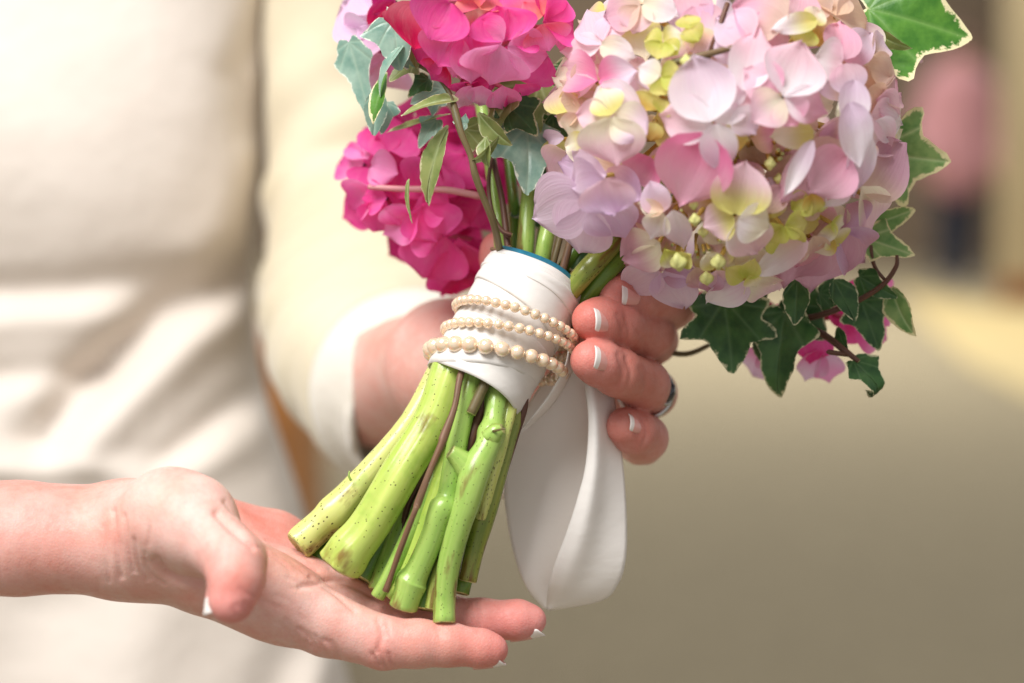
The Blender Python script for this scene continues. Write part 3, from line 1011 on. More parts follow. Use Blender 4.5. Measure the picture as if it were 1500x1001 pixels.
ustem('stem', [(800, 440, 6, 24), (838, 375, 4, 24), (900, 280, 6, 22)], S['stem_deep'], 12, 20, None, 9.5)
ustem('twig', [(800, 430, -8, 10), (812, 380, -12, 10), (822, 340, -12, 10)], S['vine'], 8, 12, None, 9.8)
ustem('twig', [(815, 440, -10, 11), (826, 390, -14, 12), (838, 345, -13, 11), (850, 300, -10, 10)], S['twig'], 8, 14, None, 10.1)
ustem('twig', [(846, 440, -8, 12), (820, 470, -2, 12), (835, 440, 0, 14), (858, 400, 2, 16), (900, 340, 4, 16)], S['twig_dark'], 8, 14, None, 10.4)
ustem('twig', [(748, 400, -12, 10), (742, 345, -14, 10), (735, 290, -13, 9), (722, 235, -11, 8)], S['twig_dark'], 8, 18, None, 10.7)
ustem('twig', [(750, 345, -18, 7), (735, 338, -18, 7), (722, 315, -18, 7), (716, 280, -17, 7), (718, 245, -15, 6), (726, 222, -13, 6)], S['twig_dark'], 8, 26, None, 11.0)
ustem('twig', [(720, 365, -14, 6), (735, 367, -18, 6), (748, 362, -18, 6)], S['twig'], 7, 10, None, 11.3)

# satin binding: a rolled sleeve of ribbon with a second turn and an open fold
def hframe(t):
    c = HT * (1 - t) + HB * t
    return c


ax_w = nrm(P(*HB) - P(*HT))
hu = nrm(np.cross(ax_w, -FWD)); hu = hu if hu @ RIGHT > 0 else -hu      # across, to the right
hf = nrm(np.cross(hu, ax_w)); hf = hf if hf @ FWD < 0 else -hf         # towards the viewer


def handle_pt(t, a, r):
    c = P(*hframe(t))
    return c + (hu * math.cos(a) + hf * math.sin(a)) * r


def wrap_layer(name, t0, t1, r0, r1, mat, nu=72, nv=22, wav=0.0, skew=0.0, parent=None, th=0.0005):
    V = []
    for j in range(nv):
        v = j / (nv - 1)
        for i in range(nu):
            a = 2 * math.pi * i / nu
            t_ = t0 + (t1 - t0) * v + skew * math.cos(a) * v + 0.012 * math.sin(3 * a + 1) * (1 if v in (0, 1) else 0.5)
            r = r0 + (r1 - r0) * v + wav * (math.sin(7 * a + 5 * v * 3) * 0.4 + math.sin(3 * a - 9 * v) * 0.6 + 0.5 * math.sin(38 * v + 3 * math.sin(a * 2)))
            if v == 0 or v == 1: r -= 0.0003
            V.append(handle_pt(t_, a, r))
    o = mk(name, V, grid_faces(nu, nv, True), mat, parent or bq)
    md = o.modifiers.new('thickness', 'SOLIDIFY'); md.thickness = th; md.offset = -1
    return o


wrap_layer('binding_tape', -0.055, 0.6, 0.0186, 0.0184, M['tape'], 60, 10, 0.0001)
wr1 = wrap_layer('ribbon_wrap', -0.015, 0.985, 0.0194, 0.0188, M['satin'], 80, 40, 0.00016)
wrap_layer('ribbon_fold', 0.02, 0.36, 0.0197, 0.0198, M['satin'], 80, 14, 0.00014, 0.10, wr1)
wrap_layer('ribbon_fold', 0.05, 0.16, 0.0200, 0.0200, M['satin'], 80, 8, 0.0002, 0.02, wr1)
wrap_layer('ribbon_fold', 0.55, 0.93, 0.0195, 0.0196, M['satin'], 80, 12, 0.0002, -0.14, wr1)
wrap_layer('ribbon_fold', 0.76, 1.07, 0.0194, 0.0192, M['satin'], 80, 14, 0.0002, 0.02, wr1)


# ribbon tails: loop hanging behind the handle
def sheet(name, left, right, mat, parent, n=40, m=12, bulge=0.0, roll=None, seed=1):
    """ruled sheet between two edge curves given as (px,py,z)"""
    A, B = spline(left, n), spline(right, n)
    V = []
    for j in range(n):
        v = j / (n - 1)
        for i in range(m):
            u = i / (m - 1)
            p = A[j] * (1 - u) + B[j] * u
            p = p + np.array([0, 0, -bulge * math.sin(math.pi * u) + 1.2 * math.sin(4 * u + 5 * v + seed) + (roll(u, v) if roll else 0)])
            V.append(P(*p))
    o = mk(name, V, grid_faces(m, n), mat, parent)
    md = o.modifiers.new('thickness', 'SOLIDIFY'); md.thickness = 0.0003; md.offset = 0
    return o


tail = sheet('ribbon_tail', [(818, 520, 14), (800, 552, 14), (765, 606, 13), (740, 655, 16), (738, 715, 16), (744, 770, 15), (755, 820, 15), (772, 862, 17), (797, 892, 22)],
             [(858, 530, 16), (862, 560, 18), (866, 610, 20), (868, 660, 22), (862, 715, 22), (850, 770, 22), (838, 820, 22), (820, 862, 23), (803, 893, 23)], M['satin_tail'], bq, 60, 18, 3,
             lambda u, v: 5 * math.sin(2.6 * u + 1.8 * v) * math.sin(math.pi * min(1, v * 1.2)))
sheet('ribbon_tail', [(850, 535, 10), (858, 575, 6), (862, 620, 4), (858, 680, 3), (846, 730, 3), (830, 780, 4), (812, 828, 7), (803, 862, 12), (800, 893, 21)],
      [(892, 545, 12), (899, 575, 14), (908, 640, 14), (915, 710, 13), (918, 775, 13), (916, 822, 14), (905, 856, 17), (880, 880, 21), (806, 894, 24)], M['satin_tail'], bq, 60, 18, 2,
      lambda u, v: -4 * math.exp(-((u - 0.25) / 0.2) ** 2) * math.sin(math.pi * v), 3)
sheet('ribbon_tail', [(834, 506, -6), (826, 540, -8), (800, 585, -6), (776, 615, -4), (757, 637, -2)], [(842, 512, 2), (838, 545, 2), (812, 590, 4), (785, 617, 4), (759, 638, 0)], M['satin_tail'], tail, 24, 6, 0)
sheet('ribbon_tail', [(700, 712, 46), (715, 716, 46), (740, 716, 44), (770, 708, 42)], [(700, 722, 46), (715, 730, 44), (740, 731, 42), (770, 728, 40)], M['satin_tail'], tail, 14, 6, 1)


# ------------------------------------------------------------------ pearls
def strand(label, L, R, sag, d0, d1, depth=24.0, z=-1.0, split=None):
    """closed string of pearls round the handle; L,R = px at the two sides, d0/d1 = bead diameter (mm) at L and R"""
    L, R = np.array(L, float), np.array(R, float)
    mid, half = (L + R) / 2, (R - L) / 2
    perp = nrm(np.array([half[1], -half[0]]))
    N = 400
    th = np.linspace(0, 2 * math.pi, N, endpoint=False)
    pts = np.array([P(mid[0] + half[0] * math.cos(t) + perp[0] * sag * math.sin(t), mid[1] + half[1] * math.cos(t) + perp[1] * sag * math.sin(t), z - depth * math.sin(t)) for t in th])
    dia = np.array([d0 + (d1 - d0) * (0.5 + 0.5 * math.cos(t)) for t in th]) / 1000
    root = empty('pearl_bracelet', pts[0])
    tag(root, label, 'bracelet', None)
    th_v, th_f, _, _ = tube_geo(np.vstack([pts[::8], pts[:1]]), [0.0004] * (N // 8 + 1), 6, None, False)
    mk('thread', th_v, th_f, M['satin'], root)
    seglen = np.linalg.norm(np.roll(pts, -1, 0) - pts, axis=1)
    cum = np.concatenate([[0], np.cumsum(seglen)])
    pos, at = [], 0.0
    while at < cum[-1] - dia[0] * 0.45:
        k = min(N - 1, int(np.searchsorted(cum, at)))
        pos.append(k)
        step = dia[k]
        k2 = min(N - 1, int(np.searchsorted(cum, at + step)))
        at += (dia[k] + dia[k2]) / 2 * 1.01
    for k in pos:
        me = PEARL.copy() if False else PEARL
        o = bpy.data.objects.new('pearl', me)
        COL.objects.link(o)
        o.parent = root
        o.location = pts[k] - pts[0]
        j = rnd.uniform
        o.scale = [dia[k] / 2 * j(0.97, 1.03) for _ in range(3)]
        o.rotation_euler = (j(0, 6), j(0, 6), j(0, 6))
    return root


import bmesh
bm = bmesh.new()
bmesh.ops.create_uvsphere(bm, u_segments=20, v_segments=12, radius=1)
PEARL = bpy.data.meshes.new('pearl')
bm.to_mesh(PEARL); bm.free()
PEARL.materials.append(M['pearl'])
PEARL.polygons.foreach_set('use_smooth', [True] * len(PEARL.polygons))
strand('small ivory pearl strand round the handle, closest to the flowers', (669, 446), (843, 502), 22, 3.8, 3.7, 22.5)
strand('small ivory pearl strand round the handle, between two other strands', (652, 481), (840, 516), 20, 3.9, 3.7, 23)
strand('graduated large pearl strand round the handle, closest to the cut stems', (631, 513), (824, 548), 20, 6.5, 4.9, 23.5)

# ------------------------------------------------------------------ petals
CW = {k: np.array(lin(*v)) for k, v in dict(
    white=(252, 246, 250), lilac=(242, 222, 240), lil2=(230, 202, 232), pink=(252, 218, 230), pk2=(250, 192, 216), deep=(248, 146, 190),
    cream=(250, 246, 222), yel=(234, 230, 140), green=(214, 220, 110), gold=(222, 194, 100), peach=(246, 216, 186), beige=(234, 208, 192), dusty=(234, 190, 206), mauve=(216, 168, 190),
    hot=(254, 108, 190), hot2=(255, 158, 214), mag=(245, 84, 168), mag2=(212, 50, 136), coral=(250, 124, 150), crim=(222, 32, 96), lpk=(250, 168, 218), plil=(244, 212, 238), orange=(248, 150, 138)).items()}


def petal(parent, base, tip, w, out, edge, core, cup=0.12, bend=0.10, point=0.3, wave=0.05, name='petal', seed=None, corew=0.45, join=None):
    """base,tip world; w width in metres; out = direction the upper face looks"""
    r = random.Random(seed if seed is not None else rnd.random())
    base, tip = np.asarray(base, float), np.asarray(tip, float)
    d = tip - base
    ln = np.linalg.norm(d)
    d = d / ln
    n = nrm(np.asarray(out) - d * (np.asarray(out) @ d))
    b = np.cross(d, n)
    nu, nv = 9, 11
    V, cols, vec = [], [], []
    e, c = CW[edge], CW[core]
    ph = r.uniform(0, 6)
    k1, k2 = r.uniform(0.6, 1.4), r.uniform(-1, 1)
    sd = r.uniform(0, 40)
    for j in range(nv):
        s = j / (nv - 1)
        q = s ** 0.82
        prof = math.sin(math.pi * min(1, q * 0.965 + 0.02)) ** (0.62 + 0.3 * point * s)
        if j == nv - 1: prof *= 0.45
        hw = max(0.06, prof) * w / 2
        for i in range(nu):
            u = (i / (nu - 1) - 0.5) * 2
            rim = abs(u) ** 2
            along = s * ln * (1 - 0.10 * rim * (1 - point) * (s > 0.5) * (s - 0.5) * 2)
            hgt = cup * w * (rim * 0.9 * math.sin(math.pi * min(1, s + 0.15))) * k1 - bend * ln * (s ** 2) * (1 + 0.4 * k2 * u)
            hgt += wave * w * math.sin(ph + u * 3.1 + s * 4.2) * s * (0.4 + 0.6 * abs(u)) + 0.03 * w * math.exp(-(u / 0.16) ** 2) * -1
            V.append(base + d * along + b * hw * u + n * hgt)
            m = min(1, max(0, (s - corew * 0.35) / max(0.05, corew * 1.25)))
            m = m * m * (3 - 2 * m)
            cols.append(c * (1 - m) + e * m)
            vec.append((s, u, sd))
    if join is not None:
        join.append((V, cols, vec))
        return None
    return mk(name, V, grid_faces(nu, nv), M['petal'], parent, col=np.array(cols), vec=vec)


def join_petals(parent, lst):
    V, C, E, Fc = [], [], [], []
    for v, c, e in lst:
        Fc += [tuple(i + len(V) for i in f) for f in grid_faces(9, 11)]
        V += v; C += c; E += e
    return tag(mk('inner_petals', V, Fc, M['petal'], parent, col=np.array(C), vec=E), kind='stuff')


class Head:
    def __init__(s, label, cx, cy, rx, ry, cz, rz, pmat):
        s.c, s.r, s.cz, s.rz = (cx, cy), (rx, ry), cz, rz
        s.center = P(cx, cy, cz)
        s.ped = []
        s.pm = pmat
        s.obj = empty('hydrangea_head', s.center)
        s.obj.parent = bq
        s.obj.location = s.center - WLOC[bq.name]
        s.obj['label'] = label

    def z(s, px, py, k=1.0):
        q = ((px - s.c[0]) / s.r[0]) ** 2 + ((py - s.c[1]) / s.r[1]) ** 2
        return s.cz - s.rz * k * math.sqrt(max(0.0, 1 - q))

    def pt(s, px, py, dz=0):
        return P(px, py, s.z(px, py) + dz)

    def pet(s, bx, by, tx, ty, w, edge, core='cream', dz=0.0, tz=0.0, **kw):
        """px base, px tip, width px, colours; dz = mm in front(-)/behind(+), tz = extra at the tip"""
        B, T = s.pt(bx, by, dz), s.pt(tx, ty, dz + tz)
        out = nrm((B + T) / 2 - s.center) * 0.55 - FWD * 0.75
        wm = w / F_PX * (D0 + s.cz / 1000)
        if kw.get('join') is None and dz > -10: s.ped.append(B + FWD * 0.005)
        return petal(s.obj, B, T, wm, out, edge, core, **kw)

    def finish(s):
        # stalks from the heart of the head to every floret: one branching mesh
        V, Fc, vec = [], [], []
        done = []
        for B in s.ped:
            if any(np.linalg.norm(B - q) < 0.008 for q in done):
                continue
            done.append(B)
            st = s.center + (B - s.center) * 0.18 + np.array([rnd.uniform(-1, 1) for _ in range(3)]) * 0.006
            md = (st + B) / 2 + np.array([rnd.uniform(-1, 1) for _ in range(3)]) * 0.007
            p = spline([st, md, B], 9)
            v, f, ve, _ = tube_geo(p, np.linspace(0.0016, 0.0008, 9), 7, None, False, rnd.random() * 9)
            o_ = sum(len(x) for x in V)
            V.append(v); Fc += [tuple(i + o_ for i in q) for q in f]; vec += ve
        mk('flower_stalk', np.vstack(V), Fc, s.pm, s.obj, vec=vec)


H1 = Head('large pale pink hydrangea head with cream and yellow hearts', 1060, 170, 290, 285, 4, 62, M['pedicel'])
pl = [
    # upper left shoulder
    (881, 65, 852, 2, 58, 'lilac', 'pink'), (881, 65, 820, 74, 40, 'pink', 'white'), (881, 66, 926, 80, 36, 'white', 'cream'), (884, 60, 905, 20, 46, 'lilac', 'pink'),
    (875, 118, 806, 92, 60, 'pink', 'deep', -3), (878, 116, 926, 104, 52, 'lilac', 'deep', -2), (872, 120, 776, 147, 38, 'pink', 'white', -2, 2), (880, 124, 934, 186, 58, 'lilac', 'white', -3),
    (896, 168, 882, 130, 50, 'cream', 'yel', -6), (894, 170, 846, 168, 44, 'pink', 'cream', -5), (897, 172, 902, 240, 92, 'pink', 'cream', -7), (900, 168, 946, 196, 60, 'lilac', 'cream', -5),
    (852, 160, 806, 164, 48, 'beige', 'peach', 2), (850, 166, 836, 202, 40, 'cream', 'beige', 2), (826, 202, 771, 203, 24, 'lil2', 'lilac', 3, 0), (858, 200, 828, 214, 26, 'cream', 'yel', 0), (830, 208, 900, 246, 40, 'peach', 'cream', 4),
    # lilac floret over the stems
    (888, 256, 790, 232, 50, 'lil2', 'lilac', -8, 0), (884, 262, 828, 276, 72, 'lilac', 'lil2', -16, 0), (886, 262, 900, 314, 78, 'lil2', 'pink', -18, 0), (856, 286, 778, 320, 96, 'lilac', 'lilac', -10, -4), (858, 296, 850, 368, 92, 'lilac', 'lilac', -12, -4), (880, 296, 912, 352, 80, 'lil2', 'lilac', -6, 0),
    (888, 250, 938, 292, 50, 'lil2', 'pink', 0), (880, 300, 912, 350, 60, 'mauve', 'dusty', 8), (905, 300, 936, 352, 62, 'beige', 'dusty', 10), (955, 232, 926, 268, 60, 'pk2', 'deep', 4),
    # top
    (938, 8, 886, 24, 66, 'dusty', 'beige', -2), (942, 6, 990, 18, 44, 'white', 'cream', -3), (938, 10, 926, 46, 52, 'pink', 'beige', -1), (940, 2, 960, -34, 60, 'pink', 'cream'), (1000, -10, 1022, 50, 66, 'lil2', 'dusty', 5), (1020, 10, 1040, 66, 60, 'pink', 'dusty', 6),
    (1100, 60, 1052, 22, 66, 'lilac', 'pink', -2), (1096, 62, 1048, 78, 52, 'lilac', 'pink', 2), (1150, 36, 1078, 4, 92, 'pk2', 'beige', -4), (1150, 34, 1176, -20, 80, 'dusty', 'pink', -3), (1152, 40, 1092, 60, 60, 'pk2', 'dusty', 2),
    (1196, 30, 1136, 40, 30, 'white', 'yel', -6), (1180, 40, 1168, 62, 50, 'yel', 'green', -3), (1188, 34, 1200, 14, 34, 'cream', 'yel', -4),
    (1226, 24, 1284, 22, 62, 'peach', 'beige', 0), (1224, 22, 1216, -24, 60, 'beige', 'peach', 0), (1222, 28, 1196, 62, 46, 'gold', 'peach', 4), (1216, 20, 1180, -6, 50, 'peach', 'beige', 2),
    # big soft pair in the middle
    (1034, 196, 996, 300, 104, 'pk2', 'deep', -5, 0), (1040, 178, 1016, 84, 88, 'lilac', 'white', -6), (1042, 182, 968, 168, 66, 'pink', 'white', -4), (1048, 182, 1058, 252, 50, 'lilac', 'white', -7), (1046, 178, 1096, 116, 54, 'pink', 'white', -4),
    (1088, 132, 1112, 44, 60, 'pink', 'white', -6), (1078, 160, 1108, 196, 44, 'lilac', 'white', -5), (1078, 178, 1074, 226, 34, 'gold', 'yel', -1), (1072, 164, 1050, 122, 60, 'pink', 'white', -3),
    # bright floret
    (1148, 141, 1176, 62, 86, 'pink', 'white', -9), (1150, 143, 1210, 166, 50, 'pk2', 'white', -9), (1145, 143, 1104, 176, 58, 'pink', 'cream', -8), (1140, 138, 1094, 100, 58, 'pink', 'pk2', -7), (1146, 148, 1166, 184, 54, 'pk2', 'pink', -7),
    # right shoulder
    (1232, 88, 1232, 30, 56, 'pk2', 'dusty', -3), (1236, 88, 1286, 42, 50, 'lilac', 'pk2', -3), (1234, 92, 1196, 82, 60, 'white', 'pink', -4), (1236, 94, 1250, 140, 56, 'lilac', 'pink', -6), (1280, 80, 1302, 50, 40, 'lilac', 'beige', 2), (1270, 96, 1306, 112, 50, 'beige', 'peach', 3),
    (1272, 130, 1300, 170, 52, 'beige', 'peach', 2), (1290, 140, 1332, 132, 46, 'dusty', 'beige', 3), (1284, 146, 1318, 168, 50, 'pink', 'dusty', 2), (1276, 170, 1322, 184, 62, 'white', 'pink', 0), (1282, 178, 1312, 226, 54, 'pink', 'white', 1),
    (1252, 118, 1246, 190, 46, 'white', 'lilac', -12, 0), (1244, 150, 1262, 240, 50, 'white', 'lilac', -13, -4), (1262, 190, 1256, 286, 42, 'lilac', 'white', -10, -2),
    (1192, 196, 1132, 200, 38, 'cream', 'yel', -3), (1200, 190, 1216, 222, 60, 'dusty', 'beige', 6),
    # centre lower floret with a green heart
    (1078, 314, 1092, 240, 80, 'pink', 'yel', -5), (1074, 316, 1032, 332, 54, 'pink', 'yel', -5), (1082, 320, 1124, 334, 58, 'cream', 'white', -9), (1082, 322, 1112, 374, 66, 'pink', 'white', -6), (1146, 272, 1118, 314, 36, 'beige', 'dusty', 4), (1060, 300, 1020, 318, 50, 'beige', 'gold', 8),
    # dusty right florets
    (1238, 214, 1154, 292, 84, 'dusty', 'beige', -3), (1240, 228, 1188, 280, 78, 'dusty', 'pk2', -6), (1190, 206, 1150, 284, 26, 'white', 'lilac', -8), (1240, 262, 1212, 302, 36, 'white', 'pink', -5), (1264, 282, 1318, 212, 92, 'mauve', 'beige', 2), (1262, 274, 1290, 350, 62, 'pink', 'cream', -2),
    (1232, 342, 1190, 428, 96, 'mauve', 'dusty', 2), (1226, 338, 1280, 396, 74, 'mauve', 'lil2', 3), (1190, 348, 1150, 420, 84, 'mauve', 'dusty', 5), (1182, 352, 1106, 404, 40, 'white', 'pink', -5), (1192, 346, 1198, 406, 46, 'pk2', 'beige', -4), (1240, 300, 1268, 340, 56, 'lil2', 'mauve', 5),
    # yellow hearts
    (1186, 290, 1160, 306, 40, 'green', 'yel', 0), (1190, 288, 1208, 304, 40, 'yel', 'green', 0), (1188, 284, 1190, 316, 30, 'yel', 'gold', -1), (1150, 332, 1150, 380, 56, 'green', 'yel', -3), (1150, 330, 1184, 328, 40, 'yel', 'green', -3), (1146, 330, 1124, 352, 40, 'yel', 'green', -3),
    (1222, 326, 1200, 362, 24, 'white', 'yel', -4), (1218, 326, 1238, 330, 26, 'cream', 'green', -4), (1220, 340, 1230, 358, 44, 'yel', 'cream', -2), (1222, 352, 1196, 372, 30, 'cream', 'gold', -3),
    # lower rim
    (1094, 412, 1036, 448, 48, 'white', 'lilac', -2), (1096, 412, 1152, 444, 54, 'pink', 'cream', -2), (1092, 408, 1106, 380, 30, 'yel', 'green', -5), (1090, 408, 1066, 394, 34, 'yel', 'green', -4), (1098, 404, 1108, 424, 26, 'cream', 'yel', -6),
    (1046, 398, 1038, 432, 34, 'mauve', 'lil2', 1), (1050, 396, 1064, 432, 40, 'lil2', 'pink', 0), (1020, 392, 1034, 436, 40, 'dusty', 'beige', 3), (1048, 392, 1036, 374, 34, 'cream', 'yel', -2),
    (966, 356, 914, 376, 70, 'dusty', 'cream', -1), (964, 360, 936, 402, 50, 'mauve', 'cream', 0), (964, 396, 916, 426, 58, 'lilac', 'lilac', -1), (974, 398, 1002, 454, 66, 'lilac', 'lil2', -1), (972, 396, 1020, 408, 44, 'lil2', 'mauve', 3), (990, 388, 976, 370, 34, 'green', 'cream', -4), (994, 384, 1012, 374, 30, 'yel', 'green', -4),
    (968, 312, 952, 270, 42, 'lilac', 'pink', -1), (970, 312, 952, 350, 40, 'white', 'cream', -3), (986, 308, 1000, 366, 38, 'lilac', 'white', -2), (972, 308, 932, 300, 24, 'cream', 'peach', -3), (960, 330, 910, 344, 54, 'dusty', 'mauve', 7),
    # yellow cluster upper middle
    (970, 60, 944, 58, 34, 'yel', 'green', -2), (972, 60, 1000, 52, 36, 'cream', 'yel', -3), (970, 62, 962, 86, 40, 'yel', 'green', -3), (974, 62, 992, 80, 30, 'green', 'yel', -3), (1008, 40, 1022, 58, 34, 'green', 'yel', -2), (1010, 42, 1006, 22, 34, 'yel', 'green', -2),
    (966, 112, 936, 98, 36, 'white', 'cream', -4), (968, 112, 998, 112, 40, 'yel', 'green', -4), (968, 114, 978, 138, 40, 'yel', 'green', -4), (956, 138, 944, 160, 40, 'gold', 'yel', 2), (966, 164, 978, 150, 30, 'yel', 'green', 0), (960, 180, 952, 206, 30, 'gold', 'yel', 2),
]
for q in pl:
    bx, by, tx, ty, w, e, c = q[:7]
    dz_ = q[7] if len(q) > 7 else 0
    tz_ = q[8] if len(q) > 8 else rnd.uniform(-2, 2)
    H1.pet(bx, by, bx + (tx - bx) * 1.06, by + (ty - by) * 1.06, w * 1.04, e, c, dz_, tz_, cup=rnd.uniform(0.05, 0.2) * (0.3 if e == c else 1), bend=rnd.uniform(-0.02, 0.22) * (0.3 if e == c else 1), point=rnd.uniform(0, 0.8) * (0.2 if e == c else 1), wave=rnd.uniform(0.04, 0.13) * (0.4 if e == c else 1))
# second layer deeper in the head, and the back of it
r3 = random.Random(11)
JN = []
for k in range(150):
    a, rr = r3.uniform(0, 2 * math.pi), math.sqrt(r3.uniform(0.0, 0.70))
    bx, by = H1.c[0] + H1.r[0] * rr * math.cos(a), H1.c[1] + H1.r[1] * rr * math.sin(a)
    if (bx - 1110) ** 2 + ((by - 236) * 1.2) ** 2 < 38 ** 2 or (bx - 1016) ** 2 + (by - 340) ** 2 < 26 ** 2:
        continue
    an = r3.uniform(0, 6.28)
    ln = r3.uniform(38, 62)
    deep = k % 2
    H1.pet(bx, by, bx + ln * math.cos(an), by + ln * math.sin(an), r3.uniform(44, 66), r3.choice(['dusty', 'pink', 'beige', 'pink', 'pk2', 'cream', 'lilac', 'mauve']), r3.choice(['beige', 'yel', 'cream', 'peach']),
           r3.uniform(12, 24) if deep else r3.uniform(5, 11), r3.uniform(-4, 4), join=JN, wave=0.1, cup=r3.uniform(0.05, 0.25))
for k in range(34):
    a, rr = r3.uniform(0, 2 * math.pi), math.sqrt(r3.uniform(0.0, 0.8))
    bx, by = H1.c[0] + H1.r[0] * rr * math.cos(a), H1.c[1] + H1.r[1] * rr * math.sin(a)
    zz = H1.cz + H1.rz * 0.8 * math.sqrt(1 - rr * rr)
    an = r3.uniform(0, 6.28)
    B, T = P(bx, by, zz), P(bx + 60 * math.cos(an), by + 60 * math.sin(an), zz + r3.uniform(-5, 5))
    petal(H1.obj, B, T, 0.017, (B - H1.center), r3.choice(['pink', 'lilac', 'dusty', 'white']), 'cream', join=JN)
join_petals(H1.obj, JN)


def buds(H, lst, mat, size):
    for (x, y, dz_, s) in lst:
        c = H.pt(x, y, dz_)
        blob('bud', c, size * s, mat, H.obj, 16, 8, (1, 1, 1.2), (nrm(np.cross(c - H.center, UP)), nrm(c - H.center), nrm(np.cross(c - H.center, np.cross(c - H.center, UP)))), 0.16)
        H.ped.append(c)


M['bud'] = simple('bud', (214, 214, 136), 0.5, 300, 0.12)
buds(H1, [(1005, 90, -3, 1), (1018, 322, -2, 1), (1052, 384, -5, 1.3), (1035, 408, -2, 1.2), (994, 384, -6, 1.5), (1128, 240, 4, 1), (1100, 258, 3, 0.9), (1140, 262, 6, 0.8), (1016, 300, 0, .8), (1204, 300, 0, 1.1), (1170, 230, 6, 0.9), (1030, 340, 2, 0.9)], M['bud'], 0.0019)
# loose twigs and stalks crossing the head
for pts in ([(985, 92, -54, 10), (1020, 84, -56, 11), (1080, 68, -56, 8)], [(1032, 100, -48, 7), (1050, 50, -50, 8), (1066, 5, -48, 8)]):
    stem('twig', pts, S['vine'] if pts[0][0] < 1000 else S['twig_dark'], 8, 12, None, 12.0)
for k in range(16):
    a = r3.uniform(0, 6.28)
    x0, y0 = 1105 + 22 * math.cos(a), 235 + 16 * math.sin(a)
    x1, y1 = 1105 + r3.uniform(35, 62) * math.cos(a), 235 + r3.uniform(25, 50) * math.sin(a)
    stem('flower_stalk', [(x0, y0, -24, 7), ((x0 + x1) / 2, (y0 + y1) / 2 + r3.uniform(-8, 8), -32, 7), (x1, y1, H1.z(x1, y1) + 4, 6)], S['pedicel'], 7, 9, None, k, parent=H1.obj)
for k in range(14):
    a = r3.uniform(0, 6.28)
    x0, y0 = 1020 + 14 * math.cos(a), 330 + 14 * math.sin(a)
    x1, y1 = 1020 + r3.uniform(25, 50) * math.cos(a), 335 + r3.uniform(25, 45) * math.sin(a)
    stem('flower_stalk', [(x0, y0, -22, 6), ((x0 + x1) / 2, (y0 + y1) / 2 + r3.uniform(-6, 6), -28, 6), (x1, y1, H1.z(x1, y1) + 3, 5)], S['pedicel'], 7, 9, None, k, parent=H1.obj)
H1.finish()

# ------------------------------------------------------------------ hot pink heads
H2 = Head('bright hot pink hydrangea head with coral hearts', 700, 22, 190, 150, 6, 34, M['pedicel_pink'])
for q in [
    (660, 4, 628, 58, 72, 'hot', 'mag', -6), (624, 4, 604, 74, 76, 'crim', 'coral', -3), (662, 44, 638, 100, 62, 'hot', 'hot2', -4), (678, 54, 662, 118, 28, 'hot2', 'hot', -3), (686, 54, 690, 126, 44, 'hot2', 'hot', -5),
    (732, 66, 716, 128, 78, 'hot2', 'lpk', -7), (744, 68, 808, 82, 50, 'hot2', 'lpk', -6), (736, 62, 692, 38, 46, 'mag', 'hot2', -5), (740, 60, 728, 8, 76, 'mag', 'hot', -4), (746, 60, 782, 30, 56, 'mag', 'hot', -4),
    (794, 36, 806, 76, 58, 'hot2', 'coral', -5), (796, 33, 846, 20, 66, 'hot', 'mag', -4), (788, 30, 768, 2, 40, 'coral', 'orange', -3), (798, 28, 820, -14, 54, 'hot', 'mag', -3), (700, 12, 682, -16, 46, 'orange', 'coral', -1), (704, 14, 720, -12, 40, 'coral', 'orange', -2), (690, 16, 700, 40, 40, 'coral', 'peach', 0),
    (690, 126, 668, 164, 22, 'plil', 'lpk', 1), (706, 126, 700, 158, 32, 'plil', 'lpk', 0), (736, 126, 738, 162, 40, 'lpk', 'hot2', 0), (756, 124, 770, 154, 46, 'mag', 'hot', 4), (654, 92, 628, 120, 44, 'mag', 'crim', 6), (700, 120, 690, 146, 60, 'mag2', 'mag', 10), (640, 60, 606, 92, 60, 'mag', 'hot', 6),
    (800, 80, 760, 120, 60, 'hot', 'mag', 6), (770, 20, 740, -20, 60, 'hot', 'coral', 2), (650, 0, 668, -40, 60, 'hot', 'mag', 0), (810, 60, 838, 50, 46, 'hot', 'hot2', 0), (600, 30, 580, 60, 60, 'crim', 'coral', 8), (760, 50, 720, 40, 60, 'mag2', 'mag', 10), (690, 40, 650, 60, 70, 'mag2', 'mag', 12),
    (720, 100, 670, 100, 70, 'mag2', 'mag', 12), (680, 110, 720, 150, 50, 'mag2', 'mag2', 14)]:
    H2.pet(*q[:4], q[4] * 1.3, *q[5:8], tz=rnd.uniform(-2, 2), cup=rnd.uniform(0.08, 0.24), bend=rnd.uniform(0, 0.25), point=rnd.uniform(0, 0.7), wave=rnd.uniform(0.03, 0.09))
JN = []
for k in range(16):
    a = r3.uniform(0, 6.28)
    bx, by = 700 + 110 * r3.uniform(0, 1) * math.cos(a), 10 + 80 * r3.uniform(0, 1) * math.sin(a)
    an = r3.uniform(0, 6.28)
    B, T = P(bx, by, 26), P(bx + 60 * math.cos(an), by + 60 * math.sin(an), 28)
    petal(H2.obj, B, T, 0.017, FWD, r3.choice(['hot', 'mag', 'mag2']), 'mag', join=JN)
join_petals(H2.obj, JN)
H2.finish()

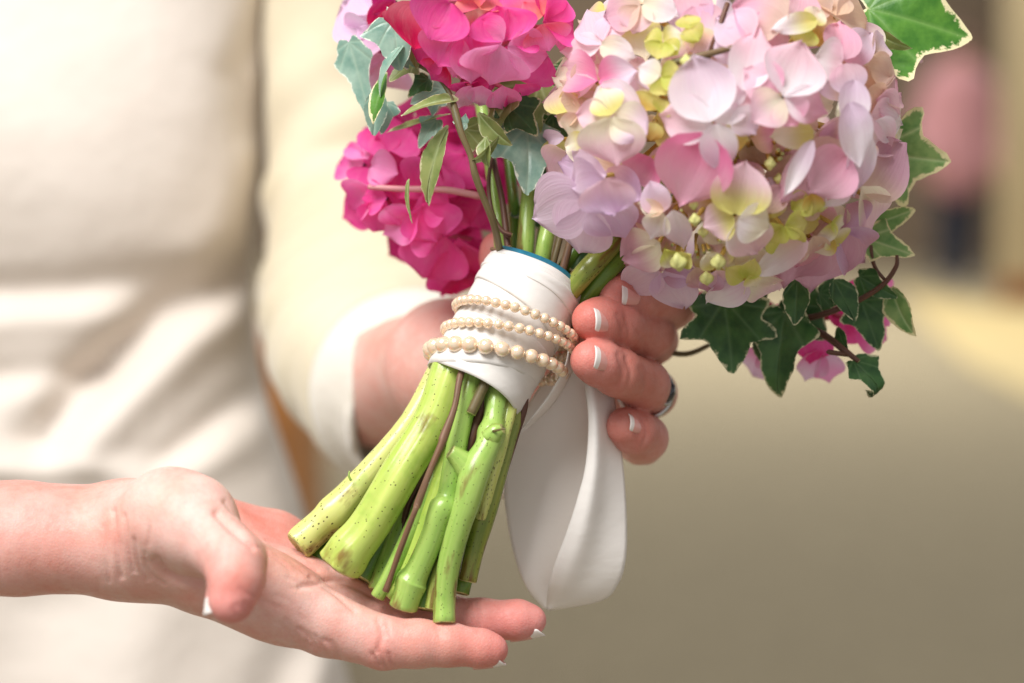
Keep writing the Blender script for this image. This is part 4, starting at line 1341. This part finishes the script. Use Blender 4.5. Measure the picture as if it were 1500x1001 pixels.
H3 = Head('deep magenta hydrangea head behind the bare stems', 618, 292, 140, 150, 66, 40, M['pedicel_pink'])
for q in [
    (532, 240, 484, 236, 52, 'hot', 'hot2', 0), (538, 232, 522, 176, 56, 'hot', 'hot2', -2), (548, 228, 566, 184, 56, 'mag', 'hot', -2), (566, 218, 604, 186, 76, 'mag', 'hot', -2), (544, 244, 580, 254, 46, 'hot2', 'lpk', -5), (540, 246, 530, 280, 50, 'hot', 'mag', 0),
    (600, 180, 570, 160, 60, 'mag', 'mag2', 6), (620, 190, 650, 168, 70, 'mag2', 'mag', 8), (546, 276, 508, 308, 54, 'hot', 'hot2', 0), (556, 296, 546, 344, 50, 'hot', 'mag', 0), (566, 290, 528, 290, 44, 'mag', 'hot', -2), (572, 300, 584, 332, 40, 'hot', 'hot2', -4),
    (612, 316, 556, 346, 50, 'hot2', 'hot', -4), (600, 322, 658, 334, 84, 'mag', 'hot', -2), (624, 300, 642, 356, 78, 'hot', 'mag', -4), (618, 296, 660, 300, 60, 'hot', 'mag', -3), (652, 268, 684, 226, 84, 'mag', 'mag2', 0), (642, 240, 620, 292, 84, 'mag', 'hot', 0), (692, 280, 704, 336, 76, 'mag', 'mag2', 2),
    (650, 344, 618, 414, 90, 'hot', 'mag', 0), (672, 350, 664, 434, 86, 'mag', 'hot', 2), (694, 350, 694, 414, 74, 'mag', 'mag2', 4), (682, 396, 674, 442, 64, 'mag', 'mag2', 6), (660, 300, 690, 330, 70, 'mag', 'mag2', 2), (600, 250, 580, 290, 70, 'mag', 'mag2', 4), (640, 210, 690, 200, 80, 'mag2', 'mag', 6), (600, 210, 560, 250, 70, 'mag2', 'mag', 6),
    (560, 260, 600, 320, 70, 'mag', 'mag2', 8), (640, 250, 660, 310, 80, 'mag2', 'mag', 8), (690, 230, 710, 290, 70, 'mag2', 'mag', 8), (590, 200, 540, 200, 60, 'mag', 'mag2', 6), (700, 160, 720, 230, 80, 'mag2', 'mag2', 4), (690, 190, 750, 200, 80, 'mag2', 'mag2', 0), (720, 230, 750, 300, 80, 'mag2', 'mag2', 0)]:
    H3.pet(*q[:4], q[4] * 1.15, *q[5:8], tz=rnd.uniform(-2, 2), cup=rnd.uniform(0.1, 0.28), bend=rnd.uniform(0, 0.25), point=rnd.uniform(0, 0.6), wave=rnd.uniform(0.03, 0.09))
JN = []
for k in range(60):
    a, rr = r3.uniform(0, 6.28), r3.uniform(0.05, 0.95)
    bx, by = 625 + 95 * rr * math.cos(a), 285 + 105 * rr * math.sin(a)
    an = r3.uniform(0, 6.28)
    zz = 66 + r3.uniform(-8, 20)
    B, T = P(bx, by, zz), P(bx + 50 * math.cos(an), by + 50 * math.sin(an), zz + 2)
    petal(H3.obj, B, T, 0.017, -FWD, r3.choice(['hot', 'mag', 'mag2']), 'mag2', join=JN)
join_petals(H3.obj, JN)
stem('flower_stalk', [(705, 288, 22, 10), (650, 278, 22, 10), (590, 277, 24, 9), (540, 274, 26, 8)], M['pedicel_rose'], 8, 16, None, 1.0, parent=H3.obj)
H3.finish()

H5 = Head('soft lilac pink bloom beside the hot pink head', 545, 40, 70, 110, 52, 24, M['pedicel_pink'])
for q in [(560, 40, 496, 0, 110, 'plil', 'lilac', 0), (556, 60, 494, 66, 90, 'plil', 'lilac', 0), (560, 80, 508, 118, 80, 'plil', 'pink', -2), (566, 60, 540, 110, 90, 'lpk', 'plil', 2), (570, 10, 520, -30, 100, 'plil', 'lilac', 2), (560, 70, 524, 40, 90, 'plil', 'plil', -5), (580, 90, 560, 130, 70, 'dusty', 'plil', 0)]:
    H5.pet(*q[:8], cup=0.28, bend=0.1)
H5.finish()
H6 = Head('crimson bloom tucked between ivy and the hot pink head', 572, 20, 46, 60, 30, 16, M['pedicel_pink'])
for q in [(578, 0, 540, 60, 46, 'crim', 'mag2', 0), (580, 10, 556, 70, 40, 'crim', 'crim', -2), (575, 0, 545, 20, 50, 'mag2', 'crim', 2), (585, 20, 575, 80, 50, 'crim', 'mag2', 4), (580, 40, 600, 110, 50, 'mag2', 'crim', 5)]:
    H6.pet(*q[:8], cup=0.25)
H6.finish()
H7 = Head('lilac and magenta bloom hanging below the ivy', 1190, 470, 150, 110, 52, 26, M['pedicel_pink'])
for q in [(1120, 510, 1096, 556, 56, 'plil', 'lpk', 0), (1130, 505, 1142, 552, 56, 'plil', 'lpk', 0), (1150, 500, 1120, 520, 50, 'lpk', 'mag', 4), (1196, 480, 1186, 536, 56, 'mag', 'hot', -2), (1210, 515, 1216, 566, 46, 'lpk', 'plil', 0), (1200, 512, 1178, 562, 46, 'plil', 'lpk', 0), (1250, 470, 1304, 500, 70, 'hot2', 'hot', 0),
          (1270, 440, 1316, 452, 70, 'hot2', 'hot', 2), (1240, 450, 1270, 505, 70, 'hot', 'mag', 2), (1130, 450, 1160, 500, 90, 'mag2', 'mag', 14), (1220, 430, 1260, 470, 90, 'mag2', 'mag', 14), (1000, 430, 960, 480, 70, 'mag2', 'mag2', 6), (1010, 440, 980, 470, 70, 'mag2', 'mag2', 10)]:
    H7.pet(*q[:8], cup=0.25)
H7.finish()

# ------------------------------------------------------------------ ivy
def outline(kind):
    """closed outline, (u across, v along), petiole at the origin, tip at v=1"""
    if kind == 'five':
        h = [(0.0, -0.02), (0.10, -0.10), (0.24, -0.12), (0.40, -0.02), (0.58, 0.06), (0.52, 0.20), (0.46, 0.28), (0.62, 0.40), (0.66, 0.55), (0.48, 0.56), (0.32, 0.60), (0.24, 0.72), (0.14, 0.88), (0.04, 0.98), (0, 1.0)]
    elif kind == 'three':
        h = [(0.0, 0.0), (0.12, -0.06), (0.26, -0.03), (0.38, 0.10), (0.52, 0.22), (0.50, 0.30), (0.34, 0.40), (0.26, 0.52), (0.22, 0.68), (0.13, 0.86), (0.04, 0.98), (0, 1.0)]
    else:
        h = [(0.0, 0.0), (0.08, 0.03), (0.18, 0.14), (0.25, 0.30), (0.27, 0.46), (0.23, 0.62), (0.15, 0.80), (0.05, 0.96), (0, 1.0)]
    h = spline(h, 26)
    return np.vstack([h, (h * np.array([-1, 1]))[-2:0:-1]])


def leaf(parent, bx, by, bz, tx, ty, tz, mat, kind='five', wide=1.0, roll=0.0, curl=0.0, fold=0.15, wave=0.1, label=None, tipcurl=0.0):
    B, T = P(bx, by, bz), P(tx, ty, tz)
    d = T - B
    ln = np.linalg.norm(d)
    d = d / ln
    n0 = nrm(-FWD - d * (-FWD @ d))
    b0 = np.cross(d, n0)
    n = n0 * math.cos(roll) + b0 * math.sin(roll)
    b = np.cross(d, n)
    ol = outline(kind)
    r = random.Random(int(bx * 7 + ty))
    ol = ol * np.array([wide, 1.0]) + np.array([[r.uniform(-1, 1) * 0.012, r.uniform(-1, 1) * 0.012] for _ in ol])
    cen = np.array([0.0, 0.32])
    rings = [0.0, 0.2, 0.4, 0.58, 0.74, 0.86, 0.94, 1.0]
    V, vec = [], []
    ph = r.uniform(0, 6)

    def place(u, v):
        hgt = fold * abs(u) + wave * math.sin(ph + 5 * u + 4 * v) * (abs(u) + 0.2)
        vv, hh_ = v, 0.0
        if curl:
            a_ = curl * v
            vv, hh_ = math.sin(a_) / curl, (1 - math.cos(a_)) / curl
        if tipcurl and v > 0.7:
            a_ = (v - 0.7) / 0.3 * tipcurl
            vv -= (v - 0.7) * (1 - math.cos(a_)) * 0.8
            hh_ += (v - 0.7) * math.sin(a_)
        return B + (d * vv + b * u + n * (hgt - hh_)) * ln
    m = len(ol)
    V.append(place(*cen)); vec.append((cen[0], cen[1], 0))
    for k in rings[1:]:
        for p in ol:
            q = cen + (p - cen) * k
            V.append(place(*q)); vec.append((q[0], q[1], k))
    Fc = [(0, 1 + i, 1 + (i + 1) % m) for i in range(m)]
    for k in range(len(rings) - 2):
        a, c = 1 + k * m, 1 + (k + 1) * m
        Fc += [(a + i, c + i, c + (i + 1) % m, a + (i + 1) % m) for i in range(m)]
    o = mk('leaf', V, Fc, mat, parent, vec=vec)
    return o


def sprig(pts, mat=None, n=30):
    return stem('ivy_sprig', pts, mat or M['vine'], 9, n, None, rnd.random() * 9)


# right side, top to bottom
sp1 = sprig([(1000, 300, 20, 9), (1150, 200, 40, 8), (1250, 110, 24, 8), (1300, 60, 8, 7)])
leaf(sp1, 1272, 16, 4, 1428, 46, -4, M['ivy_green'], 'five', 1.0, -0.3, 0.3, 0.10)
leaf(sp1, 1270, 40, -4, 1330, 82, -8, M['ivy_olive'], 'narrow', 0.7, 1.0, 0.5, 0.2)
leaf(sp1, 1268, 120, 6, 1316, 90, 4, M['ivy_olive'], 'three', 0.8, 0.5, 0.3)
sp2 = sprig([(1000, 320, 26, 9), (1160, 290, 44, 8), (1270, 260, 26, 7), (1290, 235, 16, 6)])
leaf(sp2, 1276, 222, 14, 1394, 240, 8, M['ivy_marble'], 'five', 0.95, 0.25, 0.25, 0.12)
leaf(sp2, 1290, 200, 18, 1342, 184, 16, M['ivy_olive'], 'three', 0.8, 0.6, 0.2)
leaf(sp2, 1270, 330, 14, 1342, 312, 8, M['ivy_marble'], 'three', 1.0, 0.5, 0.3, 0.2)
leaf(sp2, 1266, 350, 12, 1342, 368, 6, M['ivy_marble'], 'three', 0.9, -0.4, 0.4, 0.2)
sp3 = sprig([(960, 430, 30, 11), (1080, 462, 26, 10), (1170, 468, 20, 10), (1240, 448, 12, 9), (1290, 420, 6, 8), (1312, 392, 4, 7), (1314, 374, 4, 5)], M['twig_dark'], 40)
leaf(sp3, 1062, 438, 16, 1074, 546, 6, M['ivy_dark'], 'five', 0.95, -0.15, 0.15, 0.12)
leaf(sp3, 1168, 410, 4, 1164, 474, -2, M['ivy_dark'], 'narrow', 1.1, 0.2, 0.3, 0.2)
leaf(sp3, 1222, 410, 6, 1256, 468, 0, M['ivy_dark'], 'narrow', 1.15, -0.3, 0.3, 0.25)
leaf(sp3, 1258, 405, 10, 1312, 440, 4, M['ivy_dark'], 'three', 0.8, 0.6, 0.4, 0.25)
leaf(sp3, 1262, 440, 16, 1288, 514, 12, M['ivy_dark'], 'three', 0.95, 0.2, 0.3, 0.15)
leaf(sp3, 1304, 420, 10, 1328, 498, 4, M['ivy_marble'], 'narrow', 1.0, 0.9, 0.6, 0.25)
leaf(sp3, 1150, 458, 16, 1130, 580, 8, M['ivy_dark'], 'three', 0.85, 0.35, 0.5, 0.25, tipcurl=0.8)
leaf(sp3, 1110, 490, 26, 1130, 556, 26, M['ivy_dark'], 'narrow', 0.9, 0.9, 0.4, 0.2)
leaf(sp3, 1160, 440, 22, 1210, 500, 22, M['ivy_dark'], 'five', 0.9, 0.1, 0.2)
leaf(sp3, 1200, 430, 18, 1250, 440, 22, M['ivy_dark'], 'three', 1.0, 0.1, 0.2)
leaf(sp3, 1080, 450, 24, 1140, 470, 26, M['ivy_dark'], 'five', 1.0, 0.1, 0.2)
sp4 = sprig([(1160, 470, 20, 10), (1205, 490, 14, 11), (1235, 512, 8, 10), (1258, 530, 6, 7)], M['twig_dark'], 20)
leaf(sp4, 1250, 528, 6, 1306, 578, 0, M['ivy_dark'], 'three', 0.95, -0.6, 0.5, 0.2, tipcurl=2.6)
leaf(sp4, 1225, 480, 14, 1240, 515, 8, M['ivy_dark'], 'narrow', 0.9, 0.9, 0.2)
stem('twig', [(1245, 520, 8, 7), (1216, 516, 6, 8), (1212, 514, 6, 5)], M['twig_dark'], 7, 8, None, 3)
stem('twig', [(1296, 410, 6, 5), (1284, 396, 6, 6), (1278, 380, 8, 6), (1276, 360, 10, 5)], M['twig_dark'], 7, 10, None, 3)
stem('twig', [(930, 500, 40, 7), (975, 515, 40, 8), (1010, 518, 40, 8), (1050, 500, 40, 6)], M['vine'], 8, 14, None, 4)
# left side
sp5 = sprig([(742, 420, 8, 10), (734, 376, 0, 11), (724, 330, -12, 11), (709, 292, -16, 10), (696, 256, -18, 11), (690, 230, -18, 9), (676, 196, -18, 10), (668, 168, -16, 12), (660, 140, -12, 8), (640, 112, -8, 7), (606, 92, -4, 6)], M['vine'], 40)
leaf(sp5, 600, 96, -4, 572, 6, -6, M['ivy_pale'], 'three', 0.5, 0.5, 0.3, 0.25)
leaf(sp5, 578, 30, -10, 582, 98, -16, M['ivy_pale'], 'three', 1.3, 0.15, 0.5, 0.2)
leaf(sp5, 590, 66, -14, 524, 132, -12, M['ivy_pale'], 'narrow', 0.45, 1.0, 0.9, 0.25)
leaf(sp5, 512, 62, 12, 540, 172, 8, M['ivy_pale'], 'three', 0.5, 0.2, 0.15, 0.18)
leaf(sp5, 566, 106, -6, 536, 178, -10, M['ivy_green'], 'narrow', 0.75, 0.8, 0.4, 0.25)
leaf(sp5, 552, 130, 2, 548, 200, 2, M['ivy_pale'], 'narrow', 0.95, -0.2, 0.1, 0.1)
leaf(sp5, 606, 92, 4, 570, 116, -2, M['ivy_olive'], 'three', 0.9, 0.5, 0.2)
leaf(sp5, 672, 148, -14, 582, 150, -14, M['ivy_olive'], 'narrow', 0.7, 0.9, 0.5, 0.25)
leaf(sp5, 648, 130, 8, 600, 152, 10, M['ivy_pale'], 'five', 0.9, 0.1, 0.2)
leaf(sp5, 660, 168, 4, 560, 182, 12, M['ivy_olive'], 'narrow', 0.6, 1.2, 0.3, 0.2)
leaf(sp5, 656, 184, -6, 592, 292, -10, M['ivy_olive'], 'narrow', 0.62, 0.7, 0.9, 0.3)
leaf(sp5, 600, 262, -9, 592, 328, -8, M['ivy_olive'], 'narrow', 0.35, 0.9, 0.4, 0.25)
leaf(sp5, 700, 165, -16, 738, 222, -20, M['ivy_olive'], 'narrow', 0.9, 0.8, 0.7, 0.3)
leaf(sp5, 680, 190, -8, 740, 200, -10, M['ivy_olive'], 'three', 0.9, 0.6, 0.5, 0.3)
leaf(sp5, 690, 236, -18, 742, 214, -20, M['ivy_olive'], 'narrow', 0.8, 1.0, 0.8, 0.3)
leaf(sp5, 684, 182, -16, 664, 176, -18, M['ivy_pale'], 'three', 1.2, 0.2, 0.9, 0.3)
leaf(sp5, 790, 120, 10, 716, 190, 14, M['ivy_olive'], 'five', 1.0, 0.3, 0.2)
leaf(sp5, 850, 150, 18, 720, 170, 18, M['ivy_dark'], 'five', 0.9, 0.1, 0.1)
leaf(sp5, 772, 186, 4, 778, 276, -10, M['ivy_pale'], 'five', 0.8, -0.3, 0.4, 0.2)
leaf(sp5, 800, 100, 14, 846, 130, 14, M['ivy_dark'], 'narrow', 1.1, 0.1, 0.1)
leaf(sp5, 790, 240, 16, 900, 200, 18, M['ivy_dark'], 'five', 1.0, 0.1, 0.1)
leaf(sp5, 860, 330, 18, 960, 400, 20, M['ivy_dark'], 'five', 1.0, 0.1, 0.1)
leaf(sp5, 830, 300, 26, 760, 240, 30, M['ivy_dark'], 'five', 1.1, 0.1, 0.1)

leaf(sp5, 752, 140, -4, 700, 200, -10, M['ivy_olive'], 'three', 0.8, 0.7, 0.6, 0.3)
leaf(sp5, 740, 150, -2, 790, 196, -4, M['ivy_dark'], 'five', 0.85, -0.3, 0.4, 0.25)
leaf(sp5, 712, 200, -16, 700, 240, -22, M['ivy_olive'], 'narrow', 1.0, 0.9, 1.0, 0.3)
leaf(sp5, 628, 116, 2, 596, 140, 0, M['ivy_dark'], 'three', 0.9, 0.3, 0.4, 0.25)
leaf(sp5, 640, 175, 8, 610, 215, 6, M['ivy_pale'], 'three', 0.8, 0.4, 0.4, 0.25)
leaf(sp5, 566, 150, 8, 560, 196, 4, M['ivy_pale'], 'three', 0.8, -0.3, 0.3, 0.25)
leaf(sp5, 600, 60, -6, 614, 96, -10, M['ivy_olive'], 'three', 0.9, -0.5, 0.5, 0.3)
leaf(sp5, 810, 170, 8, 846, 214, 4, M['ivy_dark'], 'three', 0.9, 0.2, 0.3, 0.25)
